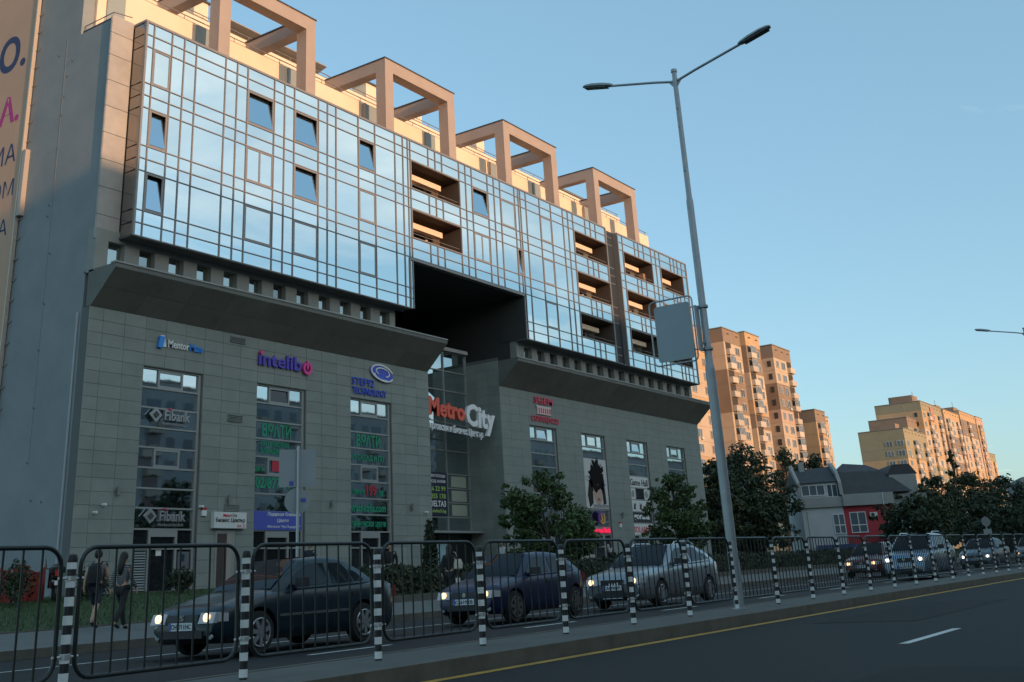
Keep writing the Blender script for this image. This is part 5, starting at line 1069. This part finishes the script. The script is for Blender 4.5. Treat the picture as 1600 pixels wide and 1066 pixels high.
        for q in (xm - .2, r1 + .08): m_ = MB(); m_.box(q - .1, q + .08, min(s * (hw - .03), s * (hw + .012)), max(s * (hw - .03), s * (hw + .012)), bz(q) - .17, bz(q) - .13); m_.build('door_handle', plast, T, local=True)
        for q in (w0 + A * .48, xm, r1 + .3):
            m_ = MB()
            zs_ = [.30 if not (abs(q - WX[1]) < ra or abs(q - WX[0]) < ra) else arch(q) + .05, bz(q) - .03]
            m_.box(q - .006, q + .006, min(s * (hw - .06), s * (hw + .003)), max(s * (hw - .06), s * (hw + .003)), zs_[0], zs_[1] - .1); m_.build('door_seam', plast, T, local=True)
        if moulding: m_ = MB(); m_.box(WX[0] + ra + .03, WX[1] - ra - .03, min(s * (hw - .05), s * (hw + .012)), max(s * (hw - .05), s * (hw + .012)), .52, .56); m_.build('side_moulding', chrome, T, local=True)
        if rails: m_ = MB(); m_.tube([(r0 + .15, s * rwid * .93, Ht - .05), (r0 + .3, s * rwid * .93, Ht + .03), (r1 - .2, s * rwid * .93, Ht + .03), (r1 + .05, s * rwid * .93, Ht - .06)], .018, 6); m_.build('roof_rail', chrome, T, local=True)
        # lamps
        zl = interp(top, .14) - .12; yl = s * hw * .66; m_ = MB(); m_.obox((.045, yl, zl), (.05, 0, 0), (0, hw * .2, 0), (.03, 0, .075)); hl = m_.build('headlight', hlo, T, local=True)
        m_ = MB(); m_.lathe([(.02, -.02), (.065, -.012), (.065, .02)], (-.012, yl, zl), 12, ax='x'); m_.build('lit_lamp', hlw if lights == 'white' else hlon, hl, local=True)
        m_ = MB(); m_.obox((.13, s * hw * .885, zl), (.08, -s * -.02, 0), (0, .03, 0), (0, 0, .06)); m_.build('indicator', indm if lights == 'amber' else hlo, T, local=True)
        m_ = MB(); zt2 = interp(top, Ln - .15) - .17; m_.obox((Ln - .05, s * hw * .74, zt2), (.05, 0, 0), (0, hw * .16, 0), (0, 0, .09)); m_.build('tail_light', tailm, T, local=True)
        m_ = MB(); m_.lathe([(.01, -.01), (.05, 0), (.05, .03)], (.02, s * hw * .72, .32), 10, ax='x'); m_.build('fog_lamp', hlo, T, local=True)
        for wx in WX:
            m_ = MB(); o_ = (wx, s * (hw - .1), rw); m_.lathe([(.20, -.09), (.29, -.095), (rw - .004, -.06), (rw, 0), (rw - .004, .06), (.29, .095), (.20, .09)], o_, 24, ax='y'); wv = m_.build('wheel', tyre, T, local=True, smooth=40)
            m_ = MB(); yo = s * (hw + .004); m_.tube([(wx + .2 * math.cos(q * math.pi / 12), yo - s * .006, rw + .2 * math.sin(q * math.pi / 12)) for q in range(24)], .014, 6, closed=True)
            ns = 7
            for k in range(ns):
                t = 2 * math.pi * k / ns + .3; dv = Vector((math.cos(t), 0, math.sin(t))); pv = Vector((-math.sin(t), 0, math.cos(t))); m_.obox(Vector((wx, yo, rw)) + dv * .12, dv * .085, Vector((0, .012, 0)), pv * .032)
            m_.lathe([(.045, -.015), (.045, .02)], (wx, yo, rw), 12, ax='y'); m_.build('rim', rim, wv, local=True)
            m_ = MB(); m_.lathe([(.205, -.012), (.205, .0)], (wx, yo - s * .03, rw), 20, ax='y'); m_.build('brake_shadow', plast, wv, local=True)
    # windscreen and rear window
    def scr(qa, qb, fa, fb, nm):
        def at_(q):
            if q < r0: t = (q - w0) / (r0 - w0); return bz(q) + (Ht - .03 - bz(w0)) * t ** .93
            t = (w1 - q) / (w1 - r1); return bz(q) + (Ht - .03 - bz(w1)) * t ** .8
        pts = []; N_ = 6; m_ = MB(); vs2 = []
        for i in range(N_ + 1):
            q = qa + (qb - qa) * i / N_; zz_ = at_(q) + .012; b0 = bz(q); f_ = min(1, max(0, (zz_ - b0) / (Ht - b0))); ww = (hw * .925 + (rwid - hw * .925) * f_) * .9
            for s in (-1, -.72, 0, .72, 1): vs2.append((q - (.004 if q < r0 else -.004), ww * s, zz_ - (.035 * f_ if abs(s) > .9 else (.01 * f_ if abs(s) > .5 else 0))))
        m_.add(vs2, [(i * 5 + j, i * 5 + j + 1, (i + 1) * 5 + j + 1, (i + 1) * 5 + j) for i in range(N_) for j in range(4)]); m_.build(nm, M('windscreen_glass', (.012, .016, .022), .04, spec=.12), T, local=True, smooth=60)
    scr(w0 + A * .06, r0 - A * .1, 0, 0, 'windscreen'); scr(r1 + Cc * .12, w1 - Cc * .12, 0, 0, 'rear_screen')
    zl = interp(top, .14) - .12
    if grille == 1: m_ = MB(); m_.obox((.012, 0, zl + .0), (.02, 0, 0), (0, hw * .42, 0), (.008, 0, .05)); gr = m_.build('grille', plast, T, local=True)
    elif grille == 2:
        m_ = MB(); m_.obox((.0, 0, zl - .17), (.02, 0, 0), (0, hw * .34, 0), (.01, 0, .21)); gr = m_.build('grille', plast, T, local=True)
        m_ = MB(); m_.tube([(-.022, -hw * .35, zl + .05), (-.022, hw * .35, zl + .05), (-.03, hw * .3, zl - .38), (-.03, -hw * .3, zl - .38)], .012, 6, closed=True); m_.build('grille_frame', chrome, gr, local=True)
    else:
        m_ = MB()
        for s in (-1, 1): m_.obox((.005, s * .13, zl - .02), (.02, 0, 0), (0, .11, 0), (.008, 0, .07))
        gr = m_.build('grille', plast, T, local=True)
    m_ = MB()
    if emblem == 'rings':
        for k in range(4): m_.tube([(-.03, (k - 1.5) * .075 + .05 * math.cos(t * .785), zl - .06 + .05 * math.sin(t * .785)) for t in range(8)], .008, 5, closed=True)
    elif emblem == 'letter': put_text(m_, 'S', (-.012, .05, zl - .035), (0, -1, 0), UZ, (-1, 0, 0), h=.085, wd=.1, depth=.01, bold=.04)
    else: m_.lathe([(.045, -.02), (.045, -.01)], (0, 0, zl), 14, ax='x')
    m_.build('emblem', chrome, T, local=True)
    m_ = MB(); m_.obox((-.0, 0, .34), (.02, 0, 0), (0, hw * .55, 0), (0, 0, .05)); m_.build('air_intake', plast, T, local=True)
    zp = .46 if grille != 2 else .5
    m_ = MB(); m_.obox((-.03, 0, zp), (.006, 0, 0), (0, .26, 0), (0, 0, .056)); pl_ = m_.build('number_plate', platem, T, local=True)
    m_ = MB(); put_text(m_, plate, (-.037, .22, zp - .035), (0, -1, 0), UZ, (-1, 0, 0), h=.07, wd=.45, depth=.003, bold=.02); m_.build('plate_text', black, pl_, local=True)
    m_ = MB(); m_.obox((-.0365, .237, zp), (.001, 0, 0), (0, .02, 0), (0, 0, .054)); m_.build('plate_band', bblue, pl_, local=True)
    m_ = MB(); m_.box(Ln - .015, Ln + .03, -hw * .75, hw * .75, .42, .50); m_.build('rear_bumper_strip', plast, T, local=True)
    return T
sed_top = [(0, .56), (.06, .66), (.25, .74), (1.05, .90), (1.35, .93), (2.6, .95), (3.4, .97), (3.75, .99), (4.1, .95), (4.18, .84)]
car('dark teal saloon with lit headlights and silver hubcaps beside the striped posts', 12.05, 14.2, M('paint_teal', (.006, .019, .028), .3, metal=.2, coat=.25), 4.18, 1.66, 1.42, 2.42, .82, sed_top, (1.12, 1.95, 2.95, 3.62), rimm, 'CH9711HC', moulding=True, emblem='letter')
hat_top = [(0, .55), (.06, .66), (.2, .75), (.85, .88), (1.1, .92), (2.2, .95), (3.0, .99), (3.55, 1.0), (3.68, .9), (3.72, .75)]
car('dark blue small hatchback with lit round headlights behind the teal saloon', 19.65, 14.45, M('paint_navy', (.008, .011, .048), .35, metal=.15, coat=.25), 3.72, 1.62, 1.41, 2.44, .72, hat_top, (.92, 1.65, 2.75, 3.6), rimd, 'C5619XB', emblem='oval')
est_top = [(0, .6), (.06, .72), (.25, .82), (1.15, .93), (1.45, .96), (2.8, 1.0), (4.2, 1.05), (4.5, 1.03), (4.58, .9)]
car('silver estate car with grey lower cladding and large framed grille', 25.15, 14.0, M('paint_silver', (.26, .28, .30), .3, metal=.6, coat=.6), 4.6, 1.78, 1.5, 2.8, .9, est_top, (1.25, 2.15, 3.5, 4.4), rimm, 'CA4790KP', grille=2, emblem='rings', rails=True, cladding=M('cladding_grey', (.10, .105, .11), .6))
car('dark red hatchback with paired lit lamps between hedge and silver car', 51.0, 15.95, M('paint_red', (.09, .012, .012), .35, metal=.2, coat=.5), 3.9, 1.66, 1.46, 2.5, .75, [(a * 1.05, b) for a, b in hat_top], (.95, 1.75, 2.9, 3.75), rimd, 'CB1204KA', emblem='oval')
car('pale blue silver car with split grille behind the far striped posts', 43.6, 12.05, M('paint_paleblue', (.22, .30, .40), .3, metal=.6, coat=.6), 4.5, 1.78, 1.62, 2.75, .85, [(a * .98, b + .06) for a, b in est_top], (1.15, 2.0, 3.5, 4.3), rimm, 'CA7715TX', grille=3, emblem='oval', lights='white', rails=True)
car('grey blue saloon with amber lit lamp behind the pale blue car', 60.2, 13.2, M('paint_greyblue', (.14, .19, .24), .32, metal=.5, coat=.5), 4.4, 1.72, 1.43, 2.6, .85, [(a * 1.05, b) for a, b in sed_top], (1.2, 2.05, 3.1, 3.8), rimm, 'CO3381AB', emblem='oval', lights='white')
car('light grey car last in the queue on the far carriageway', 70.5, 12.6, M('paint_lightgrey', (.3, .31, .32), .35, metal=.4, coat=.4), 4.2, 1.7, 1.45, 2.5, .8, sed_top, (1.12, 1.95, 2.95, 3.62), rimd, 'CA1120KM', emblem='oval')
# ------------------------------------------------------------------ people
skinm = M('skin', (.42, .25, .17), .6); hairb = M('hair_black', (.012, .01, .009), .6); hairbr = M('hair_brown', (.03, .02, .013), .6)
def skin(name, J, E_, mat, parent, sub=2, root=None):
    me = bpy.data.meshes.new(name); names = list(J); idx = {k: i for i, k in enumerate(names)}
    me.from_pydata([J[k][0] for k in names], [(idx[a], idx[b]) for a, b in E_], [])
    ob = bpy.data.objects.new(name, me); md = ob.modifiers.new('s', 'SKIN'); md.use_smooth_shade = True
    for k in names:
        sv = me.skin_vertices[0].data[idx[k]]; r = J[k][1]; sv.radius = r if isinstance(r, tuple) else (r, r); sv.use_root = (k == (root or names[0]))
    m2 = ob.modifiers.new('d', 'SUBSURF'); m2.levels = sub; m2.render_levels = sub
    out = evaluated_mesh(ob); bpy.data.objects.remove(ob); bpy.data.meshes.remove(me)
    out.name = name; out.materials.clear(); out.materials.append(mat); out.polygons.foreach_set('use_smooth', [True] * len(out.polygons))
    o = bpy.data.objects.new(name, out); COL.objects.link(o); o.parent = parent; return o
def person(label, x, y, h, face, stride, top, bottom, hair, z=None, female=False, longhair=False, sleeves=1.0, shorts=False, bag=None, armswing=.25, group=None, skirt=False):
    z = gz(x, y) if z is None else z; T = thing('person', label, 'person', (x, y, z), group, rz=face); k = h / 1.75
    V = lambda a, b, c: (a * k, b * k, c * k); sw_ = .19 if not female else .165; hp_ = .095
    s = stride
    J = {'pelvis': (V(0, 0, .95), .12 * k), 'waist': (V(.01, 0, 1.1), (.10 * k, .125 * k)), 'chest': (V(.0, 0, 1.32), (.115 * k, .15 * k)), 'neckb': (V(-.005, 0, 1.47), .065 * k), 'neck': (V(.012, 0, 1.53), .05 * k), 'jaw': (V(.035, 0, 1.585), (.068 * k, .062 * k)), 'face': (V(.03, 0, 1.655), (.098 * k, .082 * k)), 'crown': (V(.012, 0, 1.71), (.085 * k, .08 * k)), 'nose': (V(.118, 0, 1.635), .014 * k), 'nosebase': (V(.09, 0, 1.64), .025 * k)}
    E_ = [('pelvis', 'waist'), ('waist', 'chest'), ('chest', 'neckb'), ('neckb', 'neck'), ('neck', 'jaw'), ('jaw', 'face'), ('face', 'crown'), ('face', 'nosebase'), ('nosebase', 'nose')]
    legs = {}
    for sd, nm, ph in ((1, 'l', 1), (-1, 'r', -1)):
        f_ = s * ph; kn = (f_ * .55 + .05, sd * hp_, .50 + .02 * abs(f_)); an = ((f_ * 1.0 if f_ > 0 else f_ * 1.25) - .0, sd * hp_ * .9, .09 if f_ >= 0 else .09 + .22 * abs(f_))
        J.update({nm + 'hip': (V(0, sd * hp_, .9), .088 * k), nm + 'knee': (V(*kn), .056 * k), nm + 'calf': (V(kn[0] * .6 + an[0] * .4 - .02, sd * hp_, kn[2] * .6 + an[2] * .4), .056 * k), nm + 'ank': (V(*an), .037 * k), nm + 'ball': (V(an[0] + .13, sd * (hp_ + .01), an[2] - .055 if f_ >= 0 else an[2] - .09), .035 * k), nm + 'toe': (V(an[0] + .19, sd * (hp_ + .01), an[2] - .06 if f_ >= 0 else an[2] - .085), .026 * k)})
        E_ += [('pelvis', nm + 'hip'), (nm + 'hip', nm + 'knee'), (nm + 'knee', nm + 'calf'), (nm + 'calf', nm + 'ank'), (nm + 'ank', nm + 'ball'), (nm + 'ball', nm + 'toe')]
        a_ = -ph * armswing; el = (a_ * .35 - .03, sd * (sw_ + .05), 1.15); wr = (a_ * .9 + .06, sd * (sw_ + .06), .93); pm = (wr[0] + .02, wr[1], .86)
        J.update({nm + 'sho': (V(0, sd * sw_, 1.42), .06 * k), nm + 'elb': (V(*el), .041 * k), nm + 'wri': (V(*wr), .028 * k), nm + 'palm': (V(*pm), (.026 * k, .038 * k))})
        E_ += [('chest', nm + 'sho'), (nm + 'sho', nm + 'elb'), (nm + 'elb', nm + 'wri'), (nm + 'wri', nm + 'palm')]
        for q, (dx, ln) in enumerate(((-.03, .065), (-.01, .08), (.01, .085), (.03, .075))):
            J.update({nm + 'f%d' % q: (V(pm[0] + dx + .005, pm[1], pm[2] - ln * .55), .0085 * k), nm + 'g%d' % q: (V(pm[0] + dx + .02, pm[1] - sd * .012, pm[2] - ln), .0075 * k)}); E_ += [(nm + 'palm', nm + 'f%d' % q), (nm + 'f%d' % q, nm + 'g%d' % q)]
        J.update({nm + 't0': (V(pm[0] + .045, pm[1] - sd * .01, pm[2] + .0), .010 * k), nm + 't1': (V(pm[0] + .06, pm[1] - sd * .015, pm[2] - .04), .0085 * k)}); E_ += [(nm + 'palm', nm + 't0'), (nm + 't0', nm + 't1')]
    skin('body', J, E_, skinm, T, 1)
    for sd in (-1, 1): MB().lathe([(.002, -.012), (.011, -.006), (.011, .006), (.002, .012)], V(.108, sd * .032, 1.665), 8).build('eye', black, T, local=True)
    MB().obox(V(.105, 0, 1.598), V(.012, 0, 0), V(0, .024, 0), V(0, 0, .006)).build('mouth', M('lips', (.3, .1, .09), .6), T, local=True)
    def grow(keys, ed, add, mat, nm, root=None): JJ = {q: (J[q][0], tuple(v + add for v in J[q][1]) if isinstance(J[q][1], tuple) else J[q][1] + add) for q in keys}; return JJ, [e for e in E_ if e[0] in JJ and e[1] in JJ]
    keys = ['pelvis', 'waist', 'chest', 'neckb', 'lsho', 'rsho'] + (['lelb', 'relb'] if sleeves >= .5 else []) + (['lwri', 'rwri'] if sleeves >= 1 else [])
    JJ, EE = grow(keys, 0, .018, top, 'top')
    if sleeves < .5:
        for nm in 'lr': e = Vector(J[nm + 'sho'][0]).lerp(Vector(J[nm + 'elb'][0]), .35); JJ[nm + 'slv'] = (tuple(e), .062 * k); EE.append((nm + 'sho', nm + 'slv'))
    skin('shirt' if sleeves < 1 else 'jacket', JJ, EE, top, T, 1)
    keys = ['pelvis', 'lhip', 'rhip', 'lknee', 'rknee'] + ([] if shorts else ['lcalf', 'rcalf', 'lank', 'rank'])
    JJ, EE = grow(keys, 0, .016, bottom, 'trousers'); 
    if not shorts:
        for nm in 'lr': JJ[nm + 'ank'] = (JJ[nm + 'ank'][0], .06 * k); JJ[nm + 'calf'] = (JJ[nm + 'calf'][0], .068 * k)
    skin('shorts' if shorts else 'trousers', JJ, EE, bottom, T, 1)
    for nm in 'lr': JJ, EE = grow([nm + 'ank', nm + 'ball', nm + 'toe'], 0, .012, black, 'shoe'); skin('shoe', JJ, EE, black, T, 1)
    hb = MB(); nu, nv = 16, 10; c0 = Vector(V(.0, 0, 1.668)); rx, ry, rz_ = .112 * k, .098 * k, .118 * k
    pt = lambda a, b: c0 + Vector((rx * math.cos(a) * math.sin(b), ry * math.sin(a) * math.sin(b), rz_ * math.cos(b)))
    for a in range(nu):
        for b in range(nv - 2):
            q = [pt(2 * math.pi * (a + da) / nu, math.pi * (b + db) / nv) for da, db in ((0, 0), (1, 0), (1, 1), (0, 1))]; cc = sum(q, Vector()) / 4 - c0
            if cc.x > .045 * k and cc.z < .055 * k: continue
            if cc.z < -.06 * k and cc.x > -.02 * k: continue
            hb.add(q, [(0, 1, 2, 3)])
    if longhair: hb.tube([V(-.045, 0, 1.66), V(-.075, 0, 1.54), V(-.115, 0, 1.42), V(-.13, 0, 1.3), V(-.125, 0, 1.24)], [.085 * k, .088 * k, .082 * k, .06 * k, .02 * k], 12)
    hb.build('hair', hair, T, local=True, smooth=80)
    return T, k, J
blackc = M('cloth_black', (.014, .014, .016), .85); navyc = M('cloth_navy', (.02, .025, .04), .85); greyc = M('cloth_grey', (.13, .13, .13), .85); whitec = M('cloth_white', (.55, .55, .55), .85)
strp = M('cloth_striped', (.02, .022, .028), .85); t = strp.node_tree; wv = t.nodes.new('ShaderNodeTexWave'); wv.bands_direction = 'Z'; wv.inputs['Scale'].default_value = 7.5; wv.inputs['Distortion'].default_value = .6; gg = t.nodes.new('ShaderNodeNewGeometry'); t.links.new(gg.outputs['Position'], wv.inputs['Vector']); cr2 = t.nodes.new('ShaderNodeValToRGB'); cr2.color_ramp.elements[0].color = (.02, .022, .028, 1); cr2.color_ramp.elements[0].position = .5; cr2.color_ramp.elements[1].color = (.22, .24, .25, 1); cr2.color_ramp.elements[1].position = .62; t.links.new(wv.outputs[0], cr2.inputs[0]); t.links.new(cr2.outputs[0], t.nodes['Principled BSDF'].inputs['Base Color'])
P1, k, J1 = person('person in grey sleeveless top and dark shorts walking with black backpack', 17.6, 23.9, 1.76, rad(35), .36, greyc, navyc, hairb, sleeves=.2, shorts=True, armswing=.2)
bp = thing('backpack', 'black backpack worn by the walker in shorts', 'backpack', P1.location); bp.rotation_euler = P1.rotation_euler
m_ = MB(); m_.lathe([(.05, .98), (.15, 1.02), (.17, 1.2), (.15, 1.38), (.06, 1.46)], (-.2, 0, 0), 14); m_.build('bag', blackc, bp, local=True, smooth=60)
for s in (-1, 1): MB().tube([(-.12, s * .1, 1.44), (.0, s * .11, 1.5), (.13, s * .11, 1.4), (.14, s * .12, 1.25), (-.05, s * .17, 1.08)], .018, 6).build('strap', blackc, bp, local=True)
person('person with long black hair in striped top and black trousers walking', 17.35, 22.6, 1.67, rad(20), .30, strp, blackc, hairb, female=True, longhair=True, armswing=.22)
P3, k, J3 = person('person in black with long dark hair carrying a white paper bag past the hedge', 27.85, 21.0, 1.66, rad(25), .22, blackc, blackc, hairb, female=True, longhair=True, armswing=.15)
wb_ = thing('shoulder_bag', 'cream shoulder bag carried by the person in black', 'bag', P3.location); wb_.rotation_euler = P3.rotation_euler; MB().lathe([(.05, .98), (.13, 1.0), (.14, 1.15), (.1, 1.27)], (-.02, -.27, 0), 12).build('bag', M('bag_cream', (.5, .45, .38), .7), wb_, local=True, smooth=50); MB().tube([(-.02, -.27, 1.25), (-.02, -.2, 1.46), (0, -.14, 1.48)], .012, 6).build('strap', M('bag_cream', (.5, .45, .38)), wb_, local=True)
pb = thing('paper_bag', 'small white paper bag held low by the person in black', 'bag', P3.location); pb.rotation_euler = P3.rotation_euler; MB().box(-.1, .14, -.29, -.2, .46, .74).build('bag', whitec, pb, local=True); MB().tube([(-.05, -.24, .74), (0, -.24, .83), (.06, -.24, .83), (.1, -.24, .74)], .006, 5).build('handle', whitec, pb, local=True)
person('person in dark jacket and grey shirt near the shop wall behind the saloon', 34.6, 33.2, 1.75, rad(200), .12, navyc, navyc, hairb, armswing=.1)
person('person in black jacket walking at the hedge end behind a striped post', 34.7, 29.0, 1.75, rad(190), .15, blackc, blackc, hairb, armswing=.1)
person('person in white shirt walking beyond the blue hatchback', 47.1, 32.2, 1.72, rad(185), .12, whitec, navyc, hairb, armswing=.1, sleeves=.2)
person('person in white top with long dark hair standing by the bank entrance', 63.3, 35.2, 1.66, rad(60), .06, whitec, navyc, hairbr, female=True, longhair=True, armswing=.05, sleeves=.2)

bpy.data.scenes.remove(TMP)
